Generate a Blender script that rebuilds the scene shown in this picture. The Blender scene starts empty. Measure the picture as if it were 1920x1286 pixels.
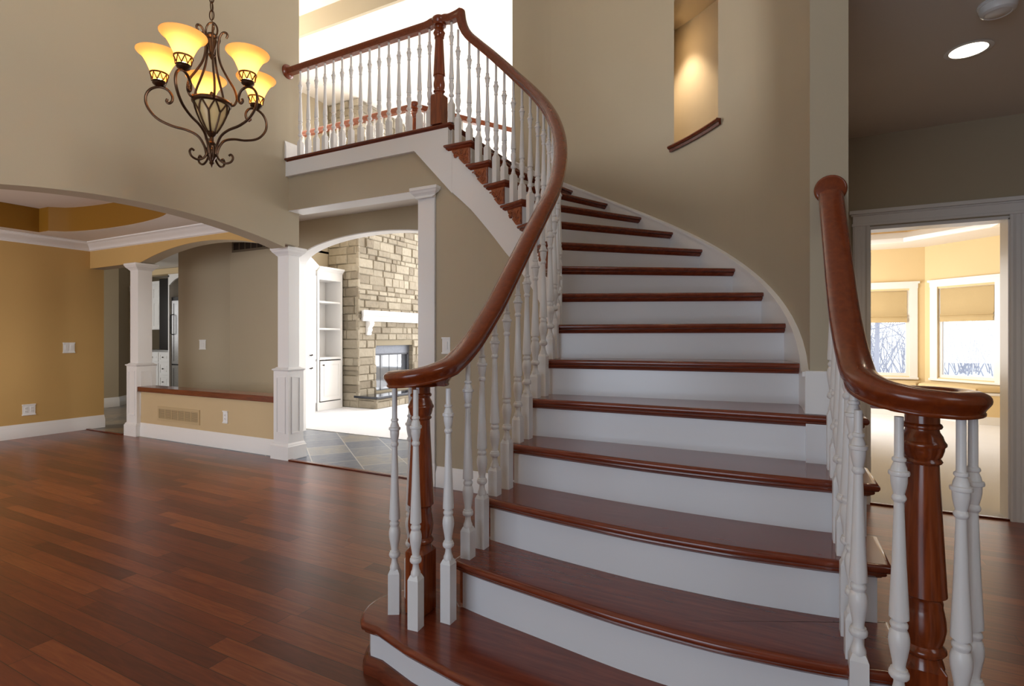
import bpy, math, random
from mathutils import Vector, Matrix
random.seed(7)
S = bpy.context.scene
COL = S.collection
R_ = math.radians
RISE = 0.188
EYE = 1.245

# ------------------------------------------------------------------ camera
cam = bpy.data.cameras.new('camera'); co = bpy.data.objects.new('camera', cam); COL.objects.link(co)
co.location = (0, 0, EYE); co.rotation_euler = (R_(90), 0, R_(26.9))
cam.sensor_width = 36; cam.lens = 986 / 1920 * 36; cam.shift_y = -11 / 1920
cam.clip_start = 0.05; cam.clip_end = 300
S.camera = co
# ------------------------------------------------------------------ colour management
S.view_settings.view_transform = 'Standard'; S.view_settings.look = 'None'
S.view_settings.gamma = 1; S.view_settings.use_curve_mapping = False
S.view_settings.exposure = 0.28
# ------------------------------------------------------------------ sky and daylight
W = bpy.data.worlds.new('sky'); S.world = W; W.use_nodes = True
wn = W.node_tree.nodes; bg = wn['Background']
bg.inputs['Color'].default_value = (0.90, 0.95, 1.0, 1); bg.inputs['Strength'].default_value = 1.7

def area(name, loc, rot, sx, sy, power, col=(1, 1, 1), spread=180):
    l = bpy.data.lights.new(name, 'AREA'); l.shape = 'RECTANGLE'; l.size = sx; l.size_y = sy
    l.energy = power; l.color = col; l.spread = R_(spread)
    o = bpy.data.objects.new(name, l); COL.objects.link(o)
    o.location = loc; o.rotation_euler = [R_(a) for a in rot]
    return o
# daylight standing in the tall entry windows behind the camera (faces +Y)
area('entry_window_daylight', (-1.6, -3.25, 1.25), (90, 0, 0), 3.2, 2.1, 34, (0.56, 0.74, 1.0))
# added fill high in the right foyer wall, brightens the left wall (faces -X)
area('foyer_side_fill', (3.35, -.4, 4.0), (0, 90, 0), 1.8, 2.2, 46, (1.0, 0.96, 0.92), 76)
# daylight in the dining room window
area('dining_window_daylight', (-6.6, -1.42, 1.45), (90, 0, 0), 2.4, 1.8, 58, (0.95, 0.96, 1.0))
# daylight in the tall windows of the family room
area('family_window_daylight', (-4.2, 11.9, 2.7), (-90, 0, 0), 5.6, 4.6, 530, (0.97, 0.98, 1.0))
area('family_side_window_daylight', (-0.62, 8.6, 2.4), (0, 90, 0), 3.8, 4.2, 120, (0.97, 0.98, 1.0))
# added fill on the bedroom's left wall, out of view, boosting the bay daylight
area('bedroom_fill', (0.12, 9.2, 1.5), (0, -90, 0), 1.5, 1.8, 58, (1.0, 0.97, 0.93))
# added kitchen fill that lights the cabinet fronts, no window built here
area('kitchen_fill', (-13.9, 4.6, 1.7), (0, -90, 0), 1.3, 2.4, 14, (1.0, 0.97, 0.93))
# fill added at the upper hall's far end to brighten the curved wall
area('upper_hall_fill', (-7.25, 4.32, 4.2), (0, -90, 0), 1.8, .9, 125, (1.0, 0.97, 0.92))

# ------------------------------------------------------------------ materials
def nt(name):
    m = bpy.data.materials.new(name); m.use_nodes = True
    t = m.node_tree; return m, t, t.nodes, t.links, t.nodes['Principled BSDF']
def srgb(r, g, b):
    f = lambda c: (c / 255 / 12.92) if c / 255 <= .04045 else ((c / 255 + .055) / 1.055) ** 2.4
    return (f(r), f(g), f(b), 1)
def paint(name, col, rough=.6, bump=.02, scale=180, spec=.3, vary=.04):
    m, t, n, l, b = nt(name)
    b.inputs['Roughness'].default_value = rough; b.inputs['Specular IOR Level'].default_value = spec
    tc = n.new('ShaderNodeTexCoord'); ns = n.new('ShaderNodeTexNoise'); ns.inputs['Scale'].default_value = 1.7
    l.new(tc.outputs['Object'], ns.inputs['Vector'])
    mx = n.new('ShaderNodeMix'); mx.data_type = 'RGBA'
    mx.inputs[6].default_value = [c * (1 - vary) for c in col[:3]] + [1]; mx.inputs[7].default_value = [min(1, c * (1 + vary)) for c in col[:3]] + [1]
    l.new(ns.outputs['Fac'], mx.inputs[0]); l.new(mx.outputs[2], b.inputs['Base Color'])
    if bump:
        n2 = n.new('ShaderNodeTexNoise'); n2.inputs['Scale'].default_value = scale
        l.new(tc.outputs['Object'], n2.inputs['Vector'])
        bp = n.new('ShaderNodeBump'); bp.inputs['Strength'].default_value = bump; bp.inputs['Distance'].default_value = .01
        l.new(n2.outputs['Fac'], bp.inputs['Height']); l.new(bp.outputs['Normal'], b.inputs['Normal'])
    return m
def wood(name, c1, c2, c3, rough=.25, stretch=(1, 14, 14), scale=5, coat=.3, bump=.03):
    m, t, n, l, b = nt(name)
    b.inputs['Roughness'].default_value = rough; b.inputs['Coat Weight'].default_value = coat; b.inputs['Coat Roughness'].default_value = .12
    tc = n.new('ShaderNodeTexCoord'); mp = n.new('ShaderNodeMapping'); mp.inputs['Scale'].default_value = stretch
    l.new(tc.outputs['Object'], mp.inputs['Vector'])
    ns = n.new('ShaderNodeTexNoise'); ns.inputs['Scale'].default_value = scale; ns.inputs['Detail'].default_value = 6; ns.inputs['Distortion'].default_value = .6
    l.new(mp.outputs['Vector'], ns.inputs['Vector'])
    cr = n.new('ShaderNodeValToRGB'); e = cr.color_ramp.elements
    e[0].position = .3; e[0].color = c1; e[1].position = .72; e[1].color = c3
    x = e.new(.5); x.color = c2
    l.new(ns.outputs['Fac'], cr.inputs['Fac']); l.new(cr.outputs['Color'], b.inputs['Base Color'])
    bp = n.new('ShaderNodeBump'); bp.inputs['Strength'].default_value = bump; bp.inputs['Distance'].default_value = .004
    l.new(ns.outputs['Fac'], bp.inputs['Height']); l.new(bp.outputs['Normal'], b.inputs['Normal'])
    return m
def metal(name, col, rough=.4, metallic=1.0, mott=None):
    m, t, n, l, b = nt(name)
    b.inputs['Metallic'].default_value = metallic; b.inputs['Roughness'].default_value = rough
    tc = n.new('ShaderNodeTexCoord'); ns = n.new('ShaderNodeTexNoise'); ns.inputs['Scale'].default_value = 30
    l.new(tc.outputs['Object'], ns.inputs['Vector'])
    mx = n.new('ShaderNodeMix'); mx.data_type = 'RGBA'; mx.inputs[6].default_value = col
    mx.inputs[7].default_value = mott or [min(1, c * 1.5) for c in col[:3]] + [1]
    l.new(ns.outputs['Fac'], mx.inputs[0]); l.new(mx.outputs[2], b.inputs['Base Color'])
    return m
def math_node(n, l, op, a, b=None):
    q = n.new('ShaderNodeMath'); q.operation = op
    for i, v in enumerate((a, b)):
        if v is None: continue
        if isinstance(v, (int, float)): q.inputs[i].default_value = v
        else: l.new(v, q.inputs[i])
    return q.outputs[0]
def planks(name, w, L, ramp, rough, rot=0, grain=True, groove=.02, gcol=(.02, .008, .004, 1), coat=.2, gfac=.8, bumps=.25, grain_amt=.25, spread=.25):
    m, t, n, l, b = nt(name)
    b.inputs['Roughness'].default_value = rough; b.inputs['Coat Weight'].default_value = coat; b.inputs['Coat Roughness'].default_value = rough * .8
    tc = n.new('ShaderNodeTexCoord'); mp = n.new('ShaderNodeMapping'); mp.inputs['Rotation'].default_value = (0, 0, R_(rot))
    l.new(tc.outputs['Object'], mp.inputs['Vector'])
    sx = n.new('ShaderNodeSeparateXYZ'); l.new(mp.outputs['Vector'], sx.inputs[0])
    yv = math_node(n, l, 'DIVIDE', sx.outputs['Y'], w); row = math_node(n, l, 'FLOOR', yv)
    w1 = n.new('ShaderNodeTexWhiteNoise'); w1.noise_dimensions = '1D'; l.new(row, w1.inputs['W'])
    xo = math_node(n, l, 'ADD', math_node(n, l, 'DIVIDE', sx.outputs['X'], L), math_node(n, l, 'MULTIPLY', w1.outputs['Value'], 7.3))
    colm = math_node(n, l, 'FLOOR', xo)
    cb = n.new('ShaderNodeCombineXYZ'); l.new(row, cb.inputs[0]); l.new(colm, cb.inputs[1])
    w2 = n.new('ShaderNodeTexWhiteNoise'); w2.noise_dimensions = '2D'; l.new(cb.outputs[0], w2.inputs['Vector'])
    mg = n.new('ShaderNodeMapping'); mg.inputs['Scale'].default_value = (1.3, 16, 1) if grain else (3, 3, 3)
    ad = n.new('ShaderNodeVectorMath'); ad.operation = 'MULTIPLY_ADD'
    l.new(w2.outputs['Color'], ad.inputs[0]); ad.inputs[1].default_value = (9, 9, 9); l.new(mp.outputs['Vector'], ad.inputs[2])
    l.new(ad.outputs[0], mg.inputs['Vector'])
    ns = n.new('ShaderNodeTexNoise'); ns.inputs['Scale'].default_value = 3.5; ns.inputs['Detail'].default_value = 7; ns.inputs['Distortion'].default_value = .9
    l.new(mg.outputs['Vector'], ns.inputs['Vector'])
    fac = math_node(n, l, 'ADD', math_node(n, l, 'MULTIPLY', w2.outputs['Value'], 1 - grain_amt * 1.2), math_node(n, l, 'MULTIPLY', math_node(n, l, 'SUBTRACT', ns.outputs['Fac'], .3), grain_amt * 3))
    cr = n.new('ShaderNodeValToRGB'); e = cr.color_ramp.elements
    for i, (p, c) in enumerate(ramp):
        x = e[i] if i < 2 else e.new(p)
        x.position = p; x.color = c
    l.new(fac, cr.inputs['Fac'])
    fy = math_node(n, l, 'FRACT', yv); fx = math_node(n, l, 'FRACT', xo)
    ey = math_node(n, l, 'LESS_THAN', math_node(n, l, 'MINIMUM', fy, math_node(n, l, 'SUBTRACT', 1.0, fy)), groove)
    ex = math_node(n, l, 'LESS_THAN', math_node(n, l, 'MINIMUM', fx, math_node(n, l, 'SUBTRACT', 1.0, fx)), groove * w / L)
    gm = math_node(n, l, 'MAXIMUM', ey, ex)
    mx = n.new('ShaderNodeMix'); mx.data_type = 'RGBA'; mx.inputs[7].default_value = gcol
    l.new(math_node(n, l, 'MULTIPLY', gm, gfac), mx.inputs[0]); l.new(cr.outputs['Color'], mx.inputs[6]); l.new(mx.outputs[2], b.inputs['Base Color'])
    bp = n.new('ShaderNodeBump'); bp.inputs['Strength'].default_value = bumps; bp.inputs['Distance'].default_value = .003
    l.new(math_node(n, l, 'SUBTRACT', math_node(n, l, 'MULTIPLY', ns.outputs['Fac'], .3), gm), bp.inputs['Height']); l.new(bp.outputs['Normal'], b.inputs['Normal'])
    return m
def glass(name, tint=(1, 1, 1, 1), refl=.12):
    m, t, n, l, b = nt(name); n.remove(b)
    tr = n.new('ShaderNodeBsdfTransparent'); tr.inputs[0].default_value = tint
    gl = n.new('ShaderNodeBsdfGlossy'); gl.inputs['Roughness'].default_value = .02
    lw = n.new('ShaderNodeFresnel'); lw.inputs['IOR'].default_value = 1.45
    mx = n.new('ShaderNodeMixShader'); l.new(lw.outputs[0], mx.inputs[0]); l.new(tr.outputs[0], mx.inputs[1]); l.new(gl.outputs[0], mx.inputs[2])
    l.new(mx.outputs[0], n['Material Output'].inputs['Surface'])
    return m
def emit(name, col, st):
    m, t, n, l, b = nt(name)
    b.inputs['Base Color'].default_value = col; b.inputs['Emission Color'].default_value = col; b.inputs['Emission Strength'].default_value = st
    return m

TAUPE = paint('taupe_wall_paint', srgb(182, 169, 145), .62, .03)
YELLOW = paint('ochre_wall_paint', srgb(202, 165, 104), .6, .03)
TAN = paint('tan_wall_paint', srgb(206, 182, 142), .6, .03)
AMBER = paint('amber_tray_paint', srgb(140, 97, 24), .55, .03)
CREAM = paint('cream_bedroom_paint', srgb(226, 202, 156), .6, .03)
CEIL = paint('ceiling_paint', srgb(226, 218, 208), .8, .06, 60)
WHITE = paint('white_trim_paint', srgb(236, 234, 232), .32, 0, spec=.5, vary=.01)
RISER = paint('white_riser_paint', srgb(232, 232, 234), .22, 0, spec=.5, vary=.02)
FLOORW = planks('cherry_floor_boards', .083, .95, [(0.0, srgb(82, 35, 18)), (1, srgb(152, 82, 42)), (.35, srgb(106, 47, 24)), (.65, srgb(126, 58, 29))], .3, groove=.018, coat=.25, grain_amt=.3)
TREADW = wood('tread_wood', srgb(104, 42, 22), srgb(120, 51, 28), srgb(136, 61, 34), .22, (1.2, 14, 14), 4, .4)
RAILW = wood('handrail_wood', srgb(112, 46, 15), srgb(122, 51, 17), srgb(132, 58, 20), .26, (9, 3, 9), 6, .4, .004)
NEWELW = wood('newel_wood', srgb(104, 43, 16), srgb(130, 57, 22), srgb(148, 70, 29), .22, (14, 14, 1.2), 5, .5, .02)
NOSEW = wood('nosing_wood', srgb(88, 34, 17), srgb(106, 44, 22), srgb(120, 53, 28), .24, (1.2, 14, 14), 4, .3)
CARVEW = wood('carved_wood', srgb(112, 52, 25), srgb(150, 76, 40), srgb(168, 92, 52), .35, (5, 5, 5), 8, .2, .05)
CAPW = wood('cap_wood', srgb(92, 42, 22), srgb(112, 52, 27), srgb(128, 63, 34), .22, (1.2, 14, 14), 4, .3)
SLATE = planks('slate_tiles', .42, .42, [(0, srgb(74, 82, 98)), (1, srgb(158, 146, 124)), (.3, srgb(98, 106, 120)), (.62, srgb(122, 124, 128))], .32, rot=38, grain=False, groove=.012, gcol=(.5, .48, .44, 1), coat=.1, gfac=.8, bumps=.3, grain_amt=.25)
DSLATE = planks('hall_slate_tiles', .42, .42, [(0, srgb(92, 88, 84)), (1, srgb(176, 152, 118)), (.3, srgb(112, 104, 96)), (.62, srgb(136, 122, 104))], .32, rot=38, grain=False, groove=.012, gcol=(.3, .27, .22, 1), coat=.1, gfac=.8, bumps=.3, grain_amt=.25)
CARPET = paint('pale_carpet', srgb(226, 226, 228), .95, .5, 260, .1)
STONE = None
def stone_mat():
    m, t, n, l, b = nt('limestone_blocks')
    b.inputs['Roughness'].default_value = .85
    gi = n.new('ShaderNodeNewGeometry'); tc = n.new('ShaderNodeTexCoord')
    cr = n.new('ShaderNodeValToRGB'); e = cr.color_ramp.elements
    e[0].color = srgb(128, 117, 100); e[1].color = srgb(166, 156, 138)
    x = e.new(.5); x.color = srgb(148, 138, 120)
    l.new(gi.outputs['Random Per Island'], cr.inputs['Fac'])
    ns = n.new('ShaderNodeTexNoise'); ns.inputs['Scale'].default_value = 14; ns.inputs['Detail'].default_value = 8
    l.new(tc.outputs['Object'], ns.inputs['Vector'])
    mx = n.new('ShaderNodeMix'); mx.data_type = 'RGBA'; mx.blend_type = 'MULTIPLY'; mx.inputs[0].default_value = .45
    l.new(cr.outputs['Color'], mx.inputs[6])
    c2 = n.new('ShaderNodeValToRGB'); c2.color_ramp.elements[0].color = (.45, .42, .38, 1); c2.color_ramp.elements[1].position = .6; c2.color_ramp.elements[1].color = (1, 1, 1, 1)
    l.new(ns.outputs['Fac'], c2.inputs['Fac']); l.new(c2.outputs['Color'], mx.inputs[7]); l.new(mx.outputs[2], b.inputs['Base Color'])
    bp = n.new('ShaderNodeBump'); bp.inputs['Strength'].default_value = .7; bp.inputs['Distance'].default_value = .02
    l.new(ns.outputs['Fac'], bp.inputs['Height']); l.new(bp.outputs['Normal'], b.inputs['Normal'])
    return m
STONE = stone_mat()
MORTAR = paint('mortar', srgb(138, 128, 108), .9, .3, 80)
GRANITE = paint('dark_granite', srgb(44, 46, 54), .12, 0, spec=.6, vary=.3)
BLACKM = metal('black_metal', (.025, .025, .028, 1), .4, .6)
IRON = metal('bronze_iron', (.05, .03, .02, 1), .38, .85, (.14, .07, .035, 1))
KNOB = metal('dark_bronze_knob', (.03, .025, .02, 1), .35, .9)
STEEL = metal('brushed_steel', (.35, .36, .38, 1), .35, 1)
DARK = paint('dark_void', srgb(22, 22, 26), .3, 0)
GLASS = glass('window_glass')
FGLASS = None
def fire_glass():
    m, t, n, l, b = nt('fireplace_glass')
    b.inputs['Base Color'].default_value = (.10, .11, .13, 1); b.inputs['Roughness'].default_value = .04; b.inputs['Specular IOR Level'].default_value = .6
    b.inputs['IOR'].default_value = 1.9
    return m
FGLASS = fire_glass()
FABRIC = paint('tan_linen', srgb(196, 174, 132), .9, .4, 220, .1)
CUSHION = paint('buff_cushion', srgb(214, 190, 146), .9, .3, 200, .1)
PLATE = paint('white_plastic', srgb(238, 238, 236), .3, 0, spec=.5, vary=.01)
TANMETAL = paint('tan_vent_metal', srgb(196, 172, 132), .4, 0)
TAUPEMETAL = paint('taupe_vent_metal', srgb(112, 98, 78), .5, 0)
VENTIN = paint('vent_shadow', srgb(120, 104, 76), .7, 0)
VENTDK = paint('vent_dark', srgb(58, 46, 36), .7, 0)
SNOW = paint('snow', srgb(240, 244, 250), .8, .2, 3, .2)
BARK = paint('grey_bark', srgb(168, 170, 182), .9, .3, 40, .1)

# ------------------------------------------------------------------ mesh helpers
class G:
    def __init__(s): s.v = []; s.f = []
    def add(s, vs, fs):
        o = len(s.v); s.v += [tuple(v) for v in vs]; s.f += [tuple(i + o for i in f) for f in fs]; return s
    def box(s, x0, x1, y0, y1, z0, z1):
        return s.add([(x0, y0, z0), (x1, y0, z0), (x1, y1, z0), (x0, y1, z0), (x0, y0, z1), (x1, y0, z1), (x1, y1, z1), (x0, y1, z1)],
                     [(0, 3, 2, 1), (4, 5, 6, 7), (0, 1, 5, 4), (1, 2, 6, 5), (2, 3, 7, 6), (3, 0, 4, 7)])
    def extr(s, poly, f0, f1):
        n = len(poly)
        return s.add([f0(*p) for p in poly] + [f1(*p) for p in poly],
                     [tuple(range(n))[::-1], tuple(range(n, 2 * n))] + [(i, (i + 1) % n, n + (i + 1) % n, n + i) for i in range(n)])
    def prism(s, poly, z0, z1): return s.extr(poly, lambda x, y: (x, y, z0), lambda x, y: (x, y, z1))
    def slab(s, poly, z, prof):
        n = len(poly); vs = []; fs = []
        for ins, dz in prof: vs += [(x, y, z + dz) for x, y in offset(poly, ins)]
        for k in range(len(prof) - 1):
            for i in range(n):
                j = (i + 1) % n; fs.append((k * n + i, (k + 1) * n + i, (k + 1) * n + j, k * n + j))
        fs.append(tuple(range(n))); m = (len(prof) - 1) * n; fs.append(tuple(range(m + n - 1, m - 1, -1)))
        return s.add(vs, fs)
    def lathe(s, prof, c=(0, 0, 0), seg=20, M=None, cap=True):
        vs = []; fs = []
        for r, z in prof:
            for i in range(seg):
                a = 2 * math.pi * i / seg; p = Vector((r * math.cos(a), r * math.sin(a), z))
                if M: p = M @ p
                vs.append(p + Vector(c))
        for k in range(len(prof) - 1):
            for i in range(seg):
                j = (i + 1) % seg; fs.append((k * seg + i, k * seg + j, (k + 1) * seg + j, (k + 1) * seg + i))
        if cap:
            fs.append(tuple(range(seg))[::-1]); m = (len(prof) - 1) * seg; fs.append(tuple(range(m, m + seg)))
        return s.add(vs, fs)
    def sweep(s, path, prof, closed=False, up=None, scale=None):
        P = [Vector(p) for p in path]; n = len(P); m = len(prof); vs = []; fs = []
        lastL = None
        for i in range(n):
            a = P[i - 1] if (i or closed) else P[i]; b = P[(i + 1) % n] if (i < n - 1 or closed) else P[i]
            T = (b - a).normalized()
            d0 = (P[i] - a).normalized() if (P[i] - a).length else T; d1 = (b - P[i]).normalized() if (b - P[i]).length else T
            k = 1.0; c = d0.dot(d1)
            k = 1 / max(.35, math.sqrt(max(0, (1 + c) / 2)))
            if up is None:
                H = Vector((T.x, T.y, 0))
                if H.length > 1e-4: L = Vector((T.y, -T.x, 0)).normalized()
                else: L = lastL or Vector((1, 0, 0))
                lastL = L; U = L.cross(T).normalized()
            else:
                U0 = Vector(up); L = T.cross(U0).normalized(); U = L.cross(T).normalized()
            sc = scale[i] if scale else 1
            bendL = abs((d1 - d0).dot(L)) > abs((d1 - d0).dot(U))
            for x, y in prof: vs.append(P[i] + L * x * sc * (k if bendL else 1) + U * y * sc * (1 if bendL else k))
        for i in range(n if closed else n - 1):
            for j in range(m):
                q = (j + 1) % m; i2 = (i + 1) % n
                fs.append((i * m + j, i * m + q, i2 * m + q, i2 * m + j))
        if not closed:
            fs.append(tuple(range(m))[::-1]); fs.append(tuple(range((n - 1) * m, n * m)))
        return s.add(vs, fs)
    def tube(s, path, r, seg=8, radii=None):
        P = [Vector(p) for p in path]; n = len(P); vs = []; fs = []; N = None
        for i in range(n):
            T = (P[min(i + 1, n - 1)] - P[max(i - 1, 0)]).normalized()
            if N is None: N = T.orthogonal().normalized()
            N = (N - T * N.dot(T)).normalized(); B = T.cross(N)
            rr = radii[i] if radii else r
            for k in range(seg):
                a = 2 * math.pi * k / seg; vs.append(P[i] + (N * math.cos(a) + B * math.sin(a)) * rr)
        for i in range(n - 1):
            for k in range(seg):
                q = (k + 1) % seg; fs.append((i * seg + k, i * seg + q, (i + 1) * seg + q, (i + 1) * seg + k))
        fs.append(tuple(range(seg))[::-1]); fs.append(tuple(range((n - 1) * seg, n * seg)))
        return s.add(vs, fs)
    def frame(s, W, u0, u1, z0, z1, w, o0, o1):
        """mitred rectangular frame; W(u, z, o) maps to the world"""
        Q = [(u0, z0), (u1, z0), (u1, z1), (u0, z1)]; q = [(u0 + w, z0 + w), (u1 - w, z0 + w), (u1 - w, z1 - w), (u0 + w, z1 - w)]
        vs = [W(*p, o) for o in (o0, o1) for L in (Q, q) for p in L]
        fs = []
        for i in range(4):
            j = (i + 1) % 4
            fs += [(8 + i, 8 + j, 12 + j, 12 + i), (i, 4 + i, 4 + j, j), (i, j, 8 + j, 8 + i), (4 + i, 12 + i, 12 + j, 4 + j)]
        return s.add(vs, fs)
    def moved(s, M):
        s.v = [tuple(M @ Vector(v)) for v in s.v]; return s
def offset(poly, d):
    if abs(d) < 1e-9: return list(poly)
    n = len(poly)
    A = sum(poly[i][0] * poly[(i + 1) % n][1] - poly[(i + 1) % n][0] * poly[i][1] for i in range(n))
    sg = 1 if A > 0 else -1; out = []
    for i in range(n):
        p0 = Vector(poly[i - 1]); p = Vector(poly[i]); p2 = Vector(poly[(i + 1) % n])
        a = (p - p0).normalized(); b = (p2 - p).normalized()
        na = Vector((-a.y, a.x)) * sg; nb = Vector((-b.y, b.x)) * sg
        h = na + nb; L = h.length_squared
        h = h * (2 / max(L, .8)) * 1.0 if L > 1e-6 else na
        out.append((p.x + h.x * d, p.y + h.y * d))
    return out
ROOT = {}
def obj(name, g, mat, parent=None, bevel=0, smooth=35):
    o0 = Vector(ROOT.get(parent.name, (0, 0, 0))) if parent else Vector()
    me = bpy.data.meshes.new(name); me.from_pydata([tuple(Vector(v) - o0) for v in g.v], [], g.f)
    me.materials.append(mat); me.validate()
    import bmesh
    bm = bmesh.new(); bm.from_mesh(me); bmesh.ops.recalc_face_normals(bm, faces=bm.faces); bm.to_mesh(me); bm.free()
    if smooth:
        me.shade_smooth(); me.set_sharp_from_angle(angle=R_(smooth))
    o = bpy.data.objects.new(name, me); COL.objects.link(o)
    if parent: o.parent = parent; ROOT[o.name] = tuple(o0)
    if bevel:
        b = o.modifiers.new('edge', 'BEVEL'); b.width = bevel; b.segments = 2; b.limit_method = 'ANGLE'; b.angle_limit = R_(40)
    return o
def struct(name, g, mat, parent=None, bevel=0, smooth=35):
    o = obj(name, g, mat, parent, bevel, smooth)
    if not parent: o['kind'] = 'structure'
    return o
def thing(name, label, cat, loc=(0, 0, 0), group=None):
    o = bpy.data.objects.new(name, None); COL.objects.link(o); o.location = loc; o.empty_display_size = .1
    o['label'] = label; o['category'] = cat
    if group: o['group'] = group
    ROOT[o.name] = tuple(loc); return o
def tag(o, label, cat, group=None):
    o['label'] = label; o['category'] = cat
    if group: o['group'] = group
    return o
def arcpts(cx, cy, r, a0, a1, n): return [(cx + r * math.cos(R_(a0 + (a1 - a0) * i / n)), cy + r * math.sin(R_(a0 + (a1 - a0) * i / n))) for i in range(n + 1)]
def lerp(tab, x):
    if x <= tab[0][0]: return tab[0][1]
    for (a, b), (c, d) in zip(tab, tab[1:]):
        if x <= c: return b + (d - b) * (x - a) / (c - a)
    return tab[-1][1]
def smooth_path(pts, n=8):
    P = [Vector(p) for p in pts]; out = []
    for i in range(len(P) - 1):
        p0 = P[max(i - 1, 0)]; p1 = P[i]; p2 = P[i + 1]; p3 = P[min(i + 2, len(P) - 1)]
        for k in range(n):
            t = k / n
            out.append(.5 * ((2 * p1) + (p2 - p0) * t + (2 * p0 - 5 * p1 + 4 * p2 - p3) * t * t + (3 * p1 - p0 - 3 * p2 + p3) * t ** 3))
    out.append(P[-1]); return out

# ================================================================== SETTING
XA = -4.34                                       # face of the arched foyer wall
def YZ(x0, x1): return (lambda y, z: (x0, y, z)), (lambda y, z: (x1, y, z))
def XZ(y0, y1): return (lambda x, z: (x, y0, z)), (lambda x, z: (x, y1, z))
def seg_arch(c, h, z0, rise, n=28): return [(c + h * (-1 + 2 * i / n), z0 + rise * (1 - (-1 + 2 * i / n) ** 2)) for i in range(n + 1)]
def ell_arch(c, h, z0, rise, n=28): return [(c - h * math.cos(math.pi * i / n), z0 + rise * math.sin(math.pi * i / n)) for i in range(n + 1)]
# floors
struct('floor', G().box(-8.6, 3.4, -3.4, 3.74, -.06, 0), FLOORW)
struct('floor_passage', G().box(-.95, 3.4, 3.74, 4.72, -.06, 0), FLOORW)
struct('floor_slate', G().box(-7.0, -.95, 3.74, 5.1, -.06, -.002), SLATE)
struct('floor_kitchen', G().box(-14, -7.0, 3.74, 10, -.06, -.002), DSLATE)
struct('floor_family', G().box(-7.6, -.45, 5.1, 12.2, -.06, .004), CARPET)
struct('floor_bedroom', G().box(.1, 6, 4.72, 12.2, -.06, .006), CARPET)
struct('trim_threshold', G().box(-4.42, -2.62, 3.70, 3.745, 0, .012), NOSEW, bevel=.004)
struct('trim_threshold_hall', G().box(-8.4, -7.46, 3.72, 3.76, 0, .012), NOSEW, bevel=.004)
struct('trim_carpet_edge', G().box(.6, 1.4, 4.70, 4.735, 0, .012), NOSEW, bevel=.004)
# foyer wall with the big arch
poly = [(-3.4, 0), (1.13, 0), (1.13, 2.13)] + seg_arch(2.37, 1.24, 2.13, .147)[0:] + [(3.61, 2.168), (3.78, 2.168), (3.78, 5.42), (-3.4, 5.42)]
struct('wall_left', G().extr(poly, *YZ(XA - .20, XA)), TAUPE)
# foyer front wall behind the camera, with a tall window opening
g = G().box(-4.5, -3.2, -3.4, -3.25, 0, 5.42).box(0, 3.4, -3.4, -3.25, 0, 5.42).box(-3.2, 0, -3.4, -3.25, 0, .18).box(-3.2, 0, -3.4, -3.25, 2.32, 5.42)
struct('wall_front', g, TAUPE)
struct('wall_right', G().box(3.4, 3.5, -3.4, 4.71, 0, 3.2).box(3.4, 3.5, -3.4, 4.71, 5.1, 5.42).box(3.4, 3.5, -3.4, -1.6, 3.2, 5.1).box(3.4, 3.5, .8, 4.71, 3.2, 5.1), TAUPE)
struct('ceiling', G().box(-4.6, 3.5, -3.4, 5.0, 5.42, 5.5), CEIL)
struct('ceiling_upper_hall', G().box(-7.4, -4.6, 3.7, 5.0, 5.42, 5.5), CEIL)
struct('ceiling_passage', G().box(.24, 3.4, 2.40, 4.71, 2.75, 2.81), CEIL)
struct('wall_passage_header', G().box(.24, 3.4, 2.40, 2.52, 2.75, 5.42), TAUPE)
# ---- dining room
struct('wall_dining', G().box(-8.5, -8.35, -1.6, 3.945, 0, 2.6), YELLOW)
struct('wall_dining_front', G().box(-8.5, -7.9, -1.6, -1.45, 0, 2.6).box(-5.3, -4.5, -1.6, -1.45, 0, 2.6).box(-7.9, -5.3, -1.6, -1.45, 0, .5).box(-7.9, -5.3, -1.6, -1.45, 2.35, 2.6), YELLOW)
bp = [(-8.35, 2.175)] + seg_arch(-5.915, 1.235, 2.185, .165) + [(-4.54, 2.18), (-4.54, 2.54), (-8.35, 2.54)]
struct('wall_dining_beam', G().extr(bp, *XZ(3.78, 3.787)), YELLOW)
struct('wall_dining_beam_core', G().extr(bp, *XZ(3.787, 3.945)), TAUPE)
tray = [(-8.03, .6), (-8.03, 3.105), (-7.83, 3.115)]
m_ = 18
for i in range(m_ + 1):
    u = -1 + 2 * i / m_; tray.append((-6.665 + 1.165 * u, 3.115 + .245 * math.sqrt(max(0, 1 - u * u)) * (1 if abs(u) < 1 else 0)))
tray += [(-5.5, 3.105), (-5.3, 3.105), (-5.3, .6)]
outer = [(-8.5, -1.6), (-8.5, 3.78), (-4.45, 3.78), (-4.45, -1.6)]
def ring(z, poly, out):
    # flat ceiling with a hole: strips left, right, near, far
    g = G(); g.box(out[0], -8.03, out[2], out[3], z, z + .001); g.box(-5.3, out[1], out[2], out[3], z, z + .001); g.box(-8.03, -5.3, out[2], .6, z, z + .001)
    far = [p for p in poly if p[1] > 3.0]
    pl = [(p[0], p[1]) for p in far] + [(-5.3, out[3]), (-8.03, out[3])]
    g.prism(pl, z, z + .001); return g
struct('ceiling_dining', ring(2.52, tray, (-8.5, -4.45, -1.6, 3.78)), CEIL)
struct('ceiling_dining_tray', G().box(-8.2, -5.1, .4, 3.6, 2.81, 2.85), CEIL)
g = G(); n = len(tray); vs = [(x, y, 2.521) for x, y in tray] + [(x, y, 2.81) for x, y in tray]
g.add(vs, [(i, (i + 1) % n, n + (i + 1) % n, n + i) for i in range(n)])
struct('wall_dining_tray', g, AMBER)
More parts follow.
